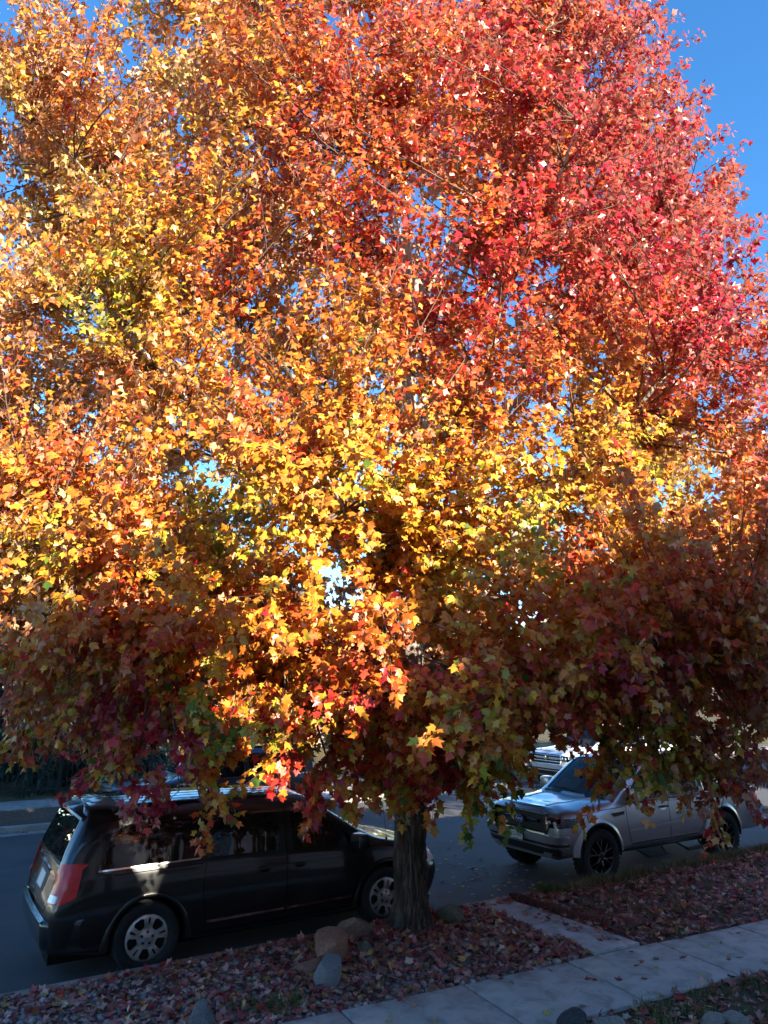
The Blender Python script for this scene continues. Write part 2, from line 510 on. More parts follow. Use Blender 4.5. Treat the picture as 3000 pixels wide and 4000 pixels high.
def trunk_axis(z):
    z = np.asarray(z, float)
    return np.stack([BASE[0] + .10 * np.sin(z * .35) * (z > 2) * np.clip((z - 2) / 3, 0, 1), BASE[1] + .12 * np.sin(z * .28 + 1) * np.clip((z - 2) / 4, 0, 1), z], -1)
def trunk_r(z):
    return np.interp(z, [.1, .25, .5, 1.2, 2.2, 3.0, 5.0, 8.0, 11.0, 14.5], [.30, .235, .202, .186, .182, .165, .135, .085, .045, .012])

# trunk with furrowed bark
nz, na = 230, 120
zz = np.concatenate([np.linspace(.02, 3.2, 190), np.linspace(3.25, 14.6, 40)])
aa = np.linspace(0, 2 * math.pi, na, endpoint=False)
ZZ, AA = np.meshgrid(zz, aa, indexing='ij')
warp = AA + .10 * np.sin(ZZ * 1.6 + 1) + .05 * np.sin(ZZ * 4.1 + AA * 2)
rid = np.abs(np.sin(warp * 11 + 1.9 * np.sin(ZZ * 2.7 + AA * 3) + 1.3 * np.sin(ZZ * 6.1 + 2 * AA) + .8 * np.sin(ZZ * 13 + AA * 9)))
rid2 = np.abs(np.sin(warp * 29 + 1.6 * np.sin(ZZ * 5.3 + AA * 5)))
fade = np.clip((4.5 - ZZ) / 2.5, 0, 1)
RR = trunk_r(zz)[:, None] + fade * (.030 * (rid ** .5 - .62) + .012 * (rid2 ** .6 - .5) + .010 * np.sin(ZZ * 9 + 6 * np.sin(AA * 3)) * (rid2 > .6)) + fade * .004 * rng.normal(0, 1, ZZ.shape)
RR = RR * (1 + np.clip((.55 - ZZ) / .5, 0, 1) ** 1.5 * .28 * np.abs(np.sin(AA * 2.5 + .6)) ** 1.5)
ax = trunk_axis(zz)
V = np.stack([ax[:, None, 0] + RR * np.cos(AA), ax[:, None, 1] + RR * np.sin(AA), ZZ], -1).reshape(-1, 3)
ii = np.arange(nz * na).reshape(nz, na); jj = np.roll(ii, -1, 1)
F = np.stack([ii[:-1].ravel(), jj[:-1].ravel(), jj[1:].ravel(), ii[1:].ravel()], 1)
o = bpy.data.objects.new('trunk', tri_mesh('trunk', V - BASE, F, M['bark'], smooth=True)); link(o, tree)

def bez(p0, p1, p2, n):
    t = np.linspace(0, 1, n)[:, None]
    return (1 - t) ** 2 * p0 + 2 * t * (1 - t) * p1 + t * t * p2

# limbs: ascending scaffold branches
limbs = []
NL = 34
for k in range(NL):
    u = (k + .5) / NL
    az = k * 2.39996 + rng.normal(0, .15)
    zt = 3.0 + 12.2 * u ** 1.05 + rng.normal(0, .3)
    rt = env_r(zt, az) * rng.uniform(.82, .93)
    tip = np.array([BASE[0] + rt * math.cos(az), BASE[1] + rt * math.sin(az), zt])
    z0 = np.clip(1.95 + (zt - 3.0) * .52, 1.95, 8.8)
    p0 = trunk_axis(z0)
    ctrl = p0 + (tip - p0) * np.array([.42, .42, .5]) + np.array([0, 0, .35 if zt < 5 else -.2])
    pts = bez(p0, ctrl, tip, 14)
    pts[1:-1] += rng.normal(0, .045, (12, 3))
    r0 = float(np.clip(trunk_r(z0) * .52, .035, .085))
    limbs.append((pts, np.linspace(r0, .010, 14) ** 1.0))
for pts, rad in limbs:
    MB().tube([p - BASE for p in pts], list(rad), 8).build('limb', M['bark'], tree, True)

node_p = np.concatenate([l[0][3:] for l in limbs] + [trunk_axis(np.linspace(5, 14.3, 24))])
node_r = np.concatenate([l[1][3:] for l in limbs] + [trunk_r(np.linspace(5, 14.3, 24)) * .5])

# targets for the side branches, spread through the outer crown
def thin(p):
    """the crown opens a little in front of the leader, where the pale upper limbs show"""
    d = (p - BASE)[:2] @ CF; k = 9.9 / max(9.9 + d, 4.5); s = (p - BASE)[:2] @ CR
    if d < 0 and p[2] < (3.12 if s > 1.3 else 2.78 if s > -2.6 else 2.68): return True      # skirt lifted by pruning over the walk
    return d < .5 and abs((p - BASE)[:2] @ CR * k - .1) < .55 and 6.2 < 3.07 + (p[2] - 3.07) * k < 11.5 and rng.uniform() < .4
targets = []
tries = 0
while len(targets) < 1330 and tries < 60000:
    tries += 1
    z = rng.uniform(2.7, 14.9) if len(targets) < 1040 else rng.uniform(2.62, 5.2); az = rng.uniform(0, 2 * math.pi)
    R = env_r(z, az)
    if rng.uniform() > R / 6.0: continue
    fr = math.sqrt(rng.uniform(.24, 1.0)) * rng.uniform(.93, 1.05)
    p = np.array([BASE[0] + R * fr * math.cos(az), BASE[1] + R * fr * math.sin(az), z])
    if thin(p): continue
    if targets and np.min(np.sum((np.array(targets) - p) ** 2, 1)) < .34 ** 2: continue
    targets.append(p)
tries = 0
while len(targets) < 1500 and tries < 60000:                # the sunny street-side face of the crown is the fullest
    tries += 1
    z = rng.uniform(4.2, 11.5); az = math.atan2(-CF[1], -CF[0]) + rng.normal(0, .75)
    R = env_r(z, az); fr = rng.uniform(.45, 1.0)
    p = np.array([BASE[0] + R * fr * math.cos(az), BASE[1] + R * fr * math.sin(az), z])
    if thin(p): continue
    if np.min(np.sum((np.array(targets) - p) ** 2, 1)) < .33 ** 2: continue
    targets.append(p)
tries = 0
while len(targets) < 1660 and tries < 60000:                # and its left flank
    tries += 1
    z = rng.uniform(3.5, 12.0); az = math.atan2(-CR[1], -CR[0]) + rng.normal(.25, .5)
    R = env_r(z, az); fr = rng.uniform(.55, 1.0)
    p = np.array([BASE[0] + R * fr * math.cos(az), BASE[1] + R * fr * math.sin(az), z])
    if np.min(np.sum((np.array(targets) - p) ** 2, 1)) < .33 ** 2: continue
    targets.append(p)
n_main = len(targets)
# boughs that hang below the skirt of the crown
hang = [(2.14, 6.47, 2.05), (1.89, 6.33, 2.22), (3.45, 6.41, 2.0), (3.13, 6.2, 2.15), (4.93, 7.68, 1.92), (4.61, 6.5, 2.15), (4.97, 6.33, 1.98), (5.05, 5.81, 2.62), (5.76, 5.2, 2.20),
        (6.08, 5.2, 2.30), (6.62, 5.23, 2.26), (7.28, 5.28, 1.95), (7.47, 5.18, 1.88), (7.8, 5.15, 2.1), (7.97, 5.0, 2.3), (.75, 7.54, 2.55), (1.08, 7.07, 2.65), (1.39, 6.94, 2.42), (1.65, 6.67, 2.4),
        (2.58, 6.4, 2.62), (2.3, 6.31, 2.68), (2.87, 6.37, 2.5), (3.8, 6.8, 2.3), (4.2, 7.2, 2.2), (5.3, 7.2, 2.2), (7.0, 5.6, 2.2), (8.2, 5.8, 2.1),
        (4.3, 6.6, 2.35), (4.8, 6.9, 2.2), (5.3, 6.5, 2.3), (5.4, 7.0, 2.25), (4.6, 7.4, 2.15), (5.0, 7.3, 2.25), (3.9, 6.3, 2.4), (5.0, 7.85, 2.15), (5.9, 7.6, 2.25), (4.4, 7.0, 2.5), (5.2, 7.5, 2.6), (5.7, 6.9, 2.6), (4.9, 6.6, 2.6)]
targets += [np.array(p) for p in hang]

tw_v, tw_f, tw_n = [], [], 0
def add_tube(pts, rad, n):
    global tw_n
    mb = MB().tube(pts, rad, n, cap=False)
    tw_v.append(np.array(mb.v)); tw_f.append(np.array(mb.f) + tw_n); tw_n += len(mb.v)

TW = []
for ti, tp in enumerate(targets):
    d = node_p - tp
    cost = np.linalg.norm(d, axis=1) + 1.1 * np.clip(d[:, 2] + .35, 0, 9) - 1.5 * node_r
    hangs = ti >= n_main
    if hangs: cost = np.linalg.norm(d, axis=1)
    k = int(np.argmin(cost)); p0 = node_p[k]
    ln = np.linalg.norm(tp - p0)
    out = np.array([tp[0] - BASE[0], tp[1] - BASE[1], 0.0]); out /= np.linalg.norm(out) + 1e-6
    lowz = np.clip((4.2 - tp[2]) / 2.0, 0, 1)
    ctrl = (p0 + tp) / 2 + np.array([0, 0, (.16 if hangs else .18 * lowz - .16 * (1 - lowz))]) * ln + out * .1 * ln + rng.normal(0, .08, 3)
    nseg = 7
    pts = bez(p0, ctrl, tp, nseg)
    r0 = float(min(node_r[k] * .7, .012 + .008 * ln))
    add_tube(pts, list(np.linspace(r0, .004, nseg)), 4)
    hb = rng.normal(0, .105)                                   # each bough turns a little differently
    ntw = int(np.clip(6 + 3.4 * ln, 8, 15))
    if hangs: ntw = 12
    t0 = max(.15, 1 - (1.0 if hangs else 2.2) / (ln + .01))
    for t in np.linspace(t0, 1.0, ntw):
        q = (1 - t) ** 2 * p0 + 2 * t * (1 - t) * ctrl + t * t * tp
        tang = 2 * (1 - t) * (ctrl - p0) + 2 * t * (tp - ctrl); tang /= np.linalg.norm(tang)
        rv = rng.normal(0, 1, 3); rv -= tang * (rv @ tang); rv /= np.linalg.norm(rv)
        w = .95 if t < .98 else .2
        upw = float(np.interp(tp[2], [3, 5, 8], [-.05, .35, .75]))
        dirv = tang * .75 + rv * w + out * .35 + np.array([0, 0, upw]); dirv /= np.linalg.norm(dirv)
        if hangs: dirv = tang * .45 + rv * .95 + out * .3 + np.array([0, 0, -.12]); dirv /= np.linalg.norm(dirv)
        tl = rng.uniform(.34, .72) * (.8 if hangs else 1)
        bend = q + dirv * tl * .55 + np.array([0, 0, .03])
        end = q + dirv * tl + np.array([0, 0, -.10 * tl])
        if end[2] > .3: add_tube([q, end], [.004, .002], 3)
        m = int(rng.integers(13, 19))
        far_side = float((q - BASE)[:2] @ CF) > 1.5
        if far_side: m = max(3, int(m * .36))                   # the far side is thinner, as leaves there have begun to drop
        for u in np.linspace(.2, 1.0, m): TW.append((*q, *bend, *end, *dirv, *out, hb, u, 1.45 if far_side else 1.0))
# opposite pairs of leaves along every twig
TW = np.repeat(np.array(TW), 2, 0)
TW = TW[rng.uniform(size=len(TW)) > .12]
q_, be_, en_, di_, ou_ = (TW[:, 3 * i:3 * i + 3] for i in range(5)); LH = TW[:, 15]; u_ = TW[:, 16:17]
n_ = len(TW)
rv = rng.normal(0, 1, (n_, 3)); rv -= di_ * np.sum(rv * di_, 1, keepdims=True); rv /= np.linalg.norm(rv, axis=1, keepdims=True)
DOWN = np.array([0, 0, -1.0])
LA = di_ * .45 + rv * .75 + DOWN * .66 + rng.normal(0, .34, (n_, 3)); LA /= np.linalg.norm(LA, axis=1, keepdims=True)
LP = q_ * (1 - u_) ** 2 + 2 * u_ * (1 - u_) * be_ + u_ ** 2 * en_ + (di_ * .2 + rv * .8 + DOWN * .2) * rng.uniform(.02, .075, (n_, 1))
LN = ou_ * .75 - DOWN * .40 + rng.normal(0, .48, (n_, 3))
LS = np.where(LP[:, 2] < 3.7, rng.uniform(.062, .102, n_), rng.uniform(.052, .092, n_))
deep = (LP - BASE)[:, :2] @ CF
LS = LS * np.interp(deep, [-3.2, -1.5, .5, 2.5], [1.0, 1.12, 1.55, 2.1])       # big shade leaves inside and behind
rel = LP - BASE
sd = rel[:, :2] @ CR; zz_ = LP[:, 2]
dep = rel[:, :2] @ CF
sde = sd * 9.9 / np.clip(9.9 + dep, 4.5, 20); ze = 3.07 + (zz_ - 3.07) * 9.9 / np.clip(9.9 + dep, 4.5, 20)   # colour drifts across the crown on a slant
ze = np.minimum(ze, zz_ + 4)
wob = .035 * np.sin(sde * 1.7 + ze * 1.1) + .03 * np.sin(sde * 3.1 - ze * 1.9 + 1)
h_top = np.interp(sde, [-5, -3, -1.7, 0, 2, 4], [.62, .58, .44, .35, .20, .13])
h_mid = np.interp(sde, [-5, -1, 0, 1.5, 3, 5], [.62, .60, .50, .38, .42, .30])
h_bot = np.interp(sde, [-5, -2, 0, 2, 4, 6], [.50, .58, .58, .60, .50, .38])
h_low = np.interp(sde, [-5, -2, 1, 3, 6], [.46, .56, .52, .40, .33])
h = np.where(ze > 7.5, h_mid + (h_top - h_mid) * np.clip((ze - 7.5) / 2.2, 0, 1), h_bot + (h_mid - h_bot) * np.clip((ze - 5.0) / 2.5, 0, 1)) + wob
for (a_, b_, w_, k_) in ((-3.0, 4.9, .9, .30), (-.85, 5.6, .9, .26), (3.4, 6.0, 1.0, .28), (-4.6, 9.2, 1.0, .18), (1.3, 5.6, .8, .22), (-5.2, 5.0, .6, .26), (.3, 4.5, .6, .26), (2.2, 7.2, .9, .16)):
    h = h + k_ * np.exp(-((sde - a_) ** 2 + (ze - b_) ** 2) / w_ ** 2)          # boughs that are still yellow-green
wl = np.clip((3.6 - zz_) / .8, 0, 1)
h = h * (1 - wl) + h_low * wl
h = h + LH * (1 + 1.3 * wl) + rng.normal(0, 1, len(h)) * (.10 + .12 * wl)
odd = rng.uniform(size=len(h)) < .05
h[odd] += rng.normal(0, .3, odd.sum())
LC = hue(h)
LC[:, :3] *= rng.uniform(.82, 1.15, (len(h), 1))
cup = rng.uniform(-.15, .75, len(h))

# the leaves nearest the viewer are single objects, the rest one mass of foliage
eye = np.array(cam.location)
dv = LP - eye
cx_ = dv[:, :2] @ CR; fw_ = dv[:, :2] @ CF
vis = (np.abs(cx_) < .5 * fw_) & (np.abs(dv[:, 2]) < .8 * fw_) & (rel[:, :2] @ CF < 0)
dist = np.linalg.norm(dv, axis=1) - 6.0 * (LS - .1)
order = np.argsort(np.where(vis, dist, 1e9))
pick = order[:300]; rest = np.ones(len(LP), bool); rest[pick] = False
parts_ = []
for sel, shp in ((rest & (LP[:, 2] < 3.4), LEAF2D), (rest & (LP[:, 2] >= 3.4) & (LP[:, 2] < 5.2), LEAF2D_S), (rest & (LP[:, 2] >= 5.2), LEAF2D_T)):
    parts_.append(leaves(LP[sel] - BASE, LA[sel], LN[sel], LS[sel], cup[sel], LC[sel], rng, shp))
V = np.concatenate([p[0] for p in parts_]); Cc = np.concatenate([p[2] for p in parts_]); F = []; b_ = 0
for p in parts_: F.append(p[1] + b_); b_ += len(p[0])
F = np.concatenate(F)
fo = bpy.data.objects.new('foliage', tri_mesh('foliage', V, F, M['leaf'], color=Cc)); link(fo, tree); tag(fo, kind='stuff')
import sys; print('LEAVES', len(LP), 'tris', len(F), file=sys.stderr)
unit = []
for k in range(30):
    i = pick[k * 10 + 3]
    V, F, Cc = leaves(np.zeros((1, 3)), np.array([[0, 1., 0]]), np.array([[0, 0, 1.]]), np.ones(1), cup[i:i + 1], LC[i:i + 1], rng)
    unit.append((h[i], tri_mesh('leaf', V, F, M['leaf'], color=Cc)))
for i in pick:
    me = min(unit, key=lambda q: abs(q[0] - h[i]) + random.random() * .08)[1]
    a = Vector(LA[i]).normalized(); nn = Vector(LN[i]); nn = (nn - a * nn.dot(a)).normalized(); s_ = a.cross(nn)
    m = Matrix((s_, a, nn)).transposed().to_4x4()
    o = bpy.data.objects.new('leaf', me); link(o, tree)
    o.matrix_local = Matrix.Translation(Vector(LP[i] - BASE)) @ m @ Matrix.Scale(float(LS[i]), 4)
twv = np.concatenate(tw_v) - BASE
q4 = np.concatenate(tw_f)
tw = bpy.data.objects.new('twigs', tri_mesh('twigs', twv, q4, M['twig'])); link(tw, tree); tag(tw, kind='stuff')
# ------------------------------------------------------------------ vehicle building kit
# vehicle frame: x forward, y to the vehicle's left, z up, origin on the road under the rear axle
def pchip(xs, ys, q):
    xs = np.asarray(xs, float); ys = np.asarray(ys, float); h = np.diff(xs); d = np.diff(ys) / h
    m = np.zeros_like(ys)
    for i in range(1, len(xs) - 1):
        if d[i - 1] * d[i] > 0:
            w1 = 2 * h[i] + h[i - 1]; w2 = h[i] + 2 * h[i - 1]
            m[i] = (w1 + w2) / (w1 / d[i - 1] + w2 / d[i])
    m[0] = d[0]; m[-1] = d[-1]
    k = np.clip(np.searchsorted(xs, q, side='right') - 1, 0, len(xs) - 2)
    t = (q - xs[k]) / h[k]
    return ((1 + 2 * t) * (1 - t) ** 2 * ys[k] + t * (1 - t) ** 2 * h[k] * m[k] + t * t * (3 - 2 * t) * ys[k + 1] + t * t * (t - 1) * h[k] * m[k + 1])

def hull(ctrl, sub_u=5, sub_v=5):
    """ctrl: stations (rear to front), each a list of (x, y, z) from bottom centre up the left side to top centre"""
    C = np.array(ctrl, float); nu, nv, _ = C.shape
    qu = np.linspace(0, nu - 1, (nu - 1) * sub_u + 1); qv = np.linspace(0, nv - 1, (nv - 1) * sub_v + 1)
    A = np.zeros((len(qu), nv, 3))
    for j in range(nv):
        for k in range(3): A[:, j, k] = pchip(np.arange(nu), C[:, j, k], qu)
    B = np.zeros((len(qu), len(qv), 3))
    for i in range(len(qu)):
        dist = np.concatenate([[0], np.cumsum(np.linalg.norm(np.diff(A[i], axis=0), axis=1) + 1e-4)])
        qd = np.interp(qv, np.arange(nv), dist)
        for k in range(3): B[i, :, k] = pchip(dist, A[i, :, k], qd)
    U, W = len(qu), len(qv)
    L = B.reshape(-1, 3); R = L * np.array([1, -1, 1])
    V = np.concatenate([L, R]); o = U * W
    ix = lambda i, j: i * W + j
    F = []
    for i in range(U - 1):
        for j in range(W - 1):
            F.append((ix(i, j), ix(i, j + 1), ix(i + 1, j + 1), ix(i + 1, j)))
            F.append((o + ix(i, j), o + ix(i + 1, j), o + ix(i + 1, j + 1), o + ix(i, j + 1)))
    for (i, fl) in ((0, False), (U - 1, True)):
        for j in range(W - 1):
            q = (ix(i, j), o + ix(i, j), o + ix(i, j + 1), ix(i, j + 1))
            F.append(q[::-1] if fl else q)
    bm = bmesh.new()
    vs_ = [bm.verts.new(v) for v in V]
    for f in F:
        if len({tuple(np.round(V[k], 5)) for k in f}) >= 3:
            try: bm.faces.new([vs_[k] for k in f])
            except ValueError: pass
    bmesh.ops.remove_doubles(bm, verts=bm.verts[:], dist=1e-4)
    bmesh.ops.recalc_face_normals(bm, faces=bm.faces[:])
    return bm

def boolean(obj, cutters, op='DIFFERENCE'):
    for c in cutters:
        c.parent = obj.parent
        m = obj.modifiers.new('cut', 'BOOLEAN'); m.operation = op; m.object = c; m.solver = 'EXACT'
    bpy.context.view_layer.update()
    dg = bpy.context.evaluated_depsgraph_get()
    me = bpy.data.meshes.new_from_object(obj.evaluated_get(dg))
    old = obj.data; obj.modifiers.clear(); obj.data = me; bpy.data.meshes.remove(old)
    for c in cutters:
        me2 = c.data; bpy.data.objects.remove(c); bpy.data.meshes.remove(me2)

def in_poly(p, poly):
    x, y = p; r = False; n = len(poly)
    for i in range(n):
        (x1, y1), (x2, y2) = poly[i], poly[(i + 1) % n]
        if (y1 > y) != (y2 > y) and x < (x2 - x1) * (y - y1) / (y2 - y1) + x1: r = not r
    return r

def rounded(poly, r=.03, n=4):
    """round the corners of a polygon; r may be a list, one per corner"""
    out = []; m = len(poly)
    for i in range(m):
        p0, p1, p2 = (Vector(poly[(i + k) % m]) for k in (-1, 0, 1))
        rr = r[i] if hasattr(r, '__len__') else r
        a = p0 - p1; b = p2 - p1
        t = min(rr, a.length * .45, b.length * .45)
        if t < 1e-4: out.append(tuple(p1)); continue
        s, e = p1 + a.normalized() * t, p1 + b.normalized() * t
        for k in range(n + 1):
            u = k / n; q = (1 - u) ** 2 * s + 2 * u * (1 - u) * p1 + u * u * e
            out.append((q.x, q.y))
    return out

def dense(poly, step):
    out = []
    for i in range(len(poly)):
        a = np.array(poly[i]); b = np.array(poly[(i + 1) % len(poly)])
        n = max(1, int(np.ceil(np.linalg.norm(b - a) / step)))
        out += [tuple(a + (b - a) * k / n) for k in range(n)]
    return out

def tri2d(poly, step=.06, holes=()):
    rings = [dense(poly, step)] + [dense(h, step) for h in holes]
    pts, edges = [], []
    for r in rings:
        b = len(pts); pts += r; edges += [(b + i, b + (i + 1) % len(r)) for i in range(len(r))]
    P = np.array(poly); lo, hi = P.min(0), P.max(0)
    for x in np.arange(lo[0] + step * .5, hi[0], step):
        for y in np.arange(lo[1] + step * .5, hi[1], step):
            if in_poly((x, y), poly) and not any(in_poly((x, y), h) for h in holes):
                if min((x - q[0]) ** 2 + (y - q[1]) ** 2 for q in pts[:len(pts)]) > (step * .35) ** 2: pts.append((x, y))
    v, e, f, *_ = delaunay_2d_cdt([Vector(p) for p in pts], edges, [], 0, 1e-6)
    out = []
    for t in f:
        c = sum((v[i] for i in t), Vector((0, 0))) / 3
        if in_poly(c, poly) and not any(in_poly(c, h) for h in holes): out.append(tuple(t))
    return [(p.x, p.y) for p in v], out

class Shape:
    """projects flat outlines onto a vehicle hull, as raised skins with a turned-in rim"""
    def __init__(s, bm):
        s.bvh = BVHTree.FromBMesh(bm)
    def hit(s, p, view, off):
        a, b = p
        if view == 'R': o, d = Vector((a, -3, b)), Vector((0, 1, 0))
        elif view == 'L': o, d = Vector((a, 3, b)), Vector((0, -1, 0))
        elif view == 'T': o, d = Vector((a, b, 4)), Vector((0, 0, -1))
        elif view == 'F': o, d = Vector((8, a, b)), Vector((-1, 0, 0))
        else: o, d = Vector((-8, a, b)), Vector((1, 0, 0))
        h, n, i, dd = s.bvh.ray_cast(o, d)
        if h is None:
            h, n, i, dd = s.bvh.find_nearest(o + d * 2.2)
        if n.dot(d) > 0: n = -n
        return h + n * off
    def skin(s, name, poly, view, mat, parent, off=.004, depth=.02, step=.06, holes=(), smooth=True):
        p2, F = tri2d(poly, step, holes)
        V = [s.hit(p, view, off) for p in p2]
        cnt = {}
        for f in F:
            for k in range(3):
                e = (f[k], f[(k + 1) % 3]); cnt[tuple(sorted(e))] = cnt.get(tuple(sorted(e)), []) + [e]
        B = {}; G = []
        cen = {'R': (0, 1, 0), 'L': (0, -1, 0), 'T': (0, 0, -1), 'F': (-1, 0, 0), 'B': (1, 0, 0)}[view]
        for k, es in cnt.items():
            if len(es) == 1:
                a, b = es[0]
                for q in (a, b):
                    if q not in B: B[q] = len(V); V.append(V[q] + Vector(cen) * depth)
                G.append((b, a, B[a], B[b]))
        me = new_mesh(name, V, list(F) + G, mat)
        bm = bmesh.new(); bm.from_mesh(me); bmesh.ops.recalc_face_normals(bm, faces=bm.faces[:]); bm.to_mesh(me); bm.free()
        if smooth: me.shade_smooth(); me.set_sharp_from_angle(angle=math.radians(40))
        return link(bpy.data.objects.new(name, me), parent)
    def strip(s, name, line, view, mat, parent, width=.012, off=.003, thick=.004, step=.05):
        """a thin ribbon following a line drawn in the view plane"""
        pts = []
        for i in range(len(line) - 1):
            a = np.array(line[i]); b = np.array(line[i + 1]); n = max(1, int(np.linalg.norm(b - a) / step))
            pts += [a + (b - a) * k / n for k in range(n)]
        pts.append(np.array(line[-1]))
        V = []
        for i, p in enumerate(pts):
            d = pts[min(i + 1, len(pts) - 1)] - pts[max(i - 1, 0)]; d = d / (np.linalg.norm(d) + 1e-9); nrm = np.array([-d[1], d[0]])
            for sg, o in ((-1, -.004), (-.8, off + thick), (.8, off + thick), (1, -.004)):
                V.append(s.hit(tuple(p + nrm * sg * width / 2), view, o))
        F = [(i * 4 + k, i * 4 + k + 1, (i + 1) * 4 + k + 1, (i + 1) * 4 + k) for i in range(len(pts) - 1) for k in range(3)]
        me = new_mesh(name, V, F, mat)
        bm = bmesh.new(); bm.from_mesh(me); bmesh.ops.recalc_face_normals(bm, faces=bm.faces[:]); bm.to_mesh(me); bm.free()
        return link(bpy.data.objects.new(name, me), parent)

def flip(poly): return [(p[0], p[1]) for p in poly]

def tyre(parent, r, w, rim, mat, name='tyre', lugs=0):
    prof = [(rim, -w * .36), (rim + .02, -w * .44), (r * .86, -w * .50), (r * .955, -w * .47), (r, -w * .38)]
    for g in (-.24, -.08, .08, .24): prof += [(r, w * (g - .045)), (r - .009, w * (g - .03)), (r - .009, w * (g + .03)), (r, w * (g + .045))]
    prof += [(r, w * .38), (r * .955, w * .47), (r * .86, w * .50), (rim + .02, w * .44), (rim, w * .36)]
    mb = MB().lathe(prof, 56)
    if lugs:
        for k in range(lugs):
            a = 2 * math.pi * k / lugs
            for sg in (-1, 1):
                c, s_ = math.cos(a + sg * .03), math.sin(a + sg * .03); u = (-s_, c)
                V = []
                for (rr, yy) in ((r - .01, .30), (r + .008, .32), (r + .006, .47), (r * .94, .505), (r * .90, .49)):
                    for t in (-1, 1):
                        q = t * .017
                        V.append((rr * c + u[0] * q, sg * yy * w, rr * s_ + u[1] * q))
                mb.add(V, [(2 * i, 2 * i + 1, 2 * i + 3, 2 * i + 2) for i in range(4)])
    return mb.build(name, mat, parent, True, 35)

def disc_with_holes(R, holes, dome, yout, step=.03, rim_depth=.02, n=64):
    """wheel cover in the x-z plane facing -y: returns verts and faces; dome(r) is the depth inwards"""
    circ = [(R * math.cos(2 * math.pi * k / n), R * math.sin(2 * math.pi * k / n)) for k in range(n)]
    p2, F = tri2d(circ, step, holes)
    V = [(x, yout + dome(math.hypot(x, z)), z) for (x, z) in p2]
    cnt = {}
    for f in F:
        for k in range(3):
            e = (f[k], f[(k + 1) % 3]); cnt.setdefault(tuple(sorted(e)), []).append(e)
    B = {}; G = []
    for k, es in cnt.items():
        if len(es) == 1:
            a, b = es[0]
            for q in (a, b):
                if q not in B: B[q] = len(V); V.append((V[q][0] * .99, V[q][1] + rim_depth, V[q][2] * .99))
            G.append((b, a, B[a], B[b]))
    return V, list(F) + G

def rot2(p, a): return (p[0] * math.cos(a) - p[1] * math.sin(a), p[0] * math.sin(a) + p[1] * math.cos(a))

def text_mesh(body, size, mat, name, parent, loc, rot, extrude=.001, shear=0.0, sx=1.0):
    cu = bpy.data.curves.new(name, 'FONT'); cu.body = body; cu.size = size; cu.extrude = extrude; cu.align_x = 'CENTER'; cu.align_y = 'CENTER'; cu.shear = shear
    t = bpy.data.objects.new(name, cu); col.objects.link(t)
    bpy.context.view_layer.update()
    me = bpy.data.meshes.new_from_object(t.evaluated_get(bpy.context.evaluated_depsgraph_get()))
    bpy.data.objects.remove(t); bpy.data.curves.remove(cu)
    me.materials.clear(); me.materials.append(mat)
    o = bpy.data.objects.new(name, me); link(o, parent); o.location = loc; o.rotation_euler = rot; o.scale = (sx, 1, 1)
    return o

def arch(parent, x, y, r_in, r_out, bulge, side, mat, a0=-8, a1=188, z=.38, flat=1.0, name='wheel_arch', inner=.03):
    """a raised lip round a wheel opening; side = -1 right, 1 left"""
    V = []; n = 40; prof = [(r_in, -inner), (r_in, bulge * .75), (r_in + .012, bulge), ((r_in * .55 + r_out * .45), bulge * .8), (r_out, -.012)]
    for k in range(n + 1):
        a = math.radians(a0 + (a1 - a0) * k / n)
        for (r, b) in prof: V.append((x + r * math.cos(a), y + side * b, z + r * math.sin(a) * flat))
    m = len(prof)
    F = [(k * m + j, k * m + j + 1, (k + 1) * m + j + 1, (k + 1) * m + j) for k in range(n) for j in range(m - 1)]
    me = new_mesh(name, V, F, mat)
    bm = bmesh.new(); bm.from_mesh(me); bmesh.ops.recalc_face_normals(bm, faces=bm.faces[:]); bm.to_mesh(me); bm.free()
    me.shade_smooth(); me.set_sharp_from_angle(angle=math.radians(50))
    return link(bpy.data.objects.new(name, me), parent)

def hull_object(name, bm, mat, parent, cut=(), sharp=45):
    me = bpy.data.meshes.new(name); bm.to_mesh(me); me.materials.append(mat); me.materials.append(M['well'])
    o = link(bpy.data.objects.new(name, me), parent)
    if cut: boolean(o, cut)
    o.data.shade_smooth(); o.data.set_sharp_from_angle(angle=math.radians(sharp))
    return o

def well_cutter(x, y0, y1, r, z):
    mb = MB(); V = []; n = 48
    for y in (y0, y1):
        for k in range(n):
            a = 2 * math.pi * k / n; V.append((x + r * math.cos(a), y, max(z + r * math.sin(a), -.2)))
    F = [(k, (k + 1) % n, n + (k + 1) % n, n + k) for k in range(n)] + [tuple(reversed(range(n))), tuple(range(n, 2 * n))]
    me = new_mesh('cutter', V, F, [M['seam'], M['well']])
    for p in me.polygons: p.material_index = 1
    bm = bmesh.new(); bm.from_mesh(me); bmesh.ops.recalc_face_normals(bm, faces=bm.faces[:]); bm.to_mesh(me); bm.free()
    return link(bpy.data.objects.new('cutter', me))
# ------------------------------------------------------------------ the black minivan
M['van_paint'] = mat_paint('van_paint', (.0065, .007, .008), .4, .34)
M['van_glass'] = mat_glass('van_glass', (.004, .004, .0045))
M['tail_red'] = plain('tail_lamp_red', (.62, .005, .008), .28, coat=.35, var=.2, scale=14)
M['lamp_white'] = plain('lamp_clear', (.75, .74, .72), .12, coat=1.0, var=.2, scale=40)
M['plate'] = plain('plate_white', (.55, .60, .62), .45)

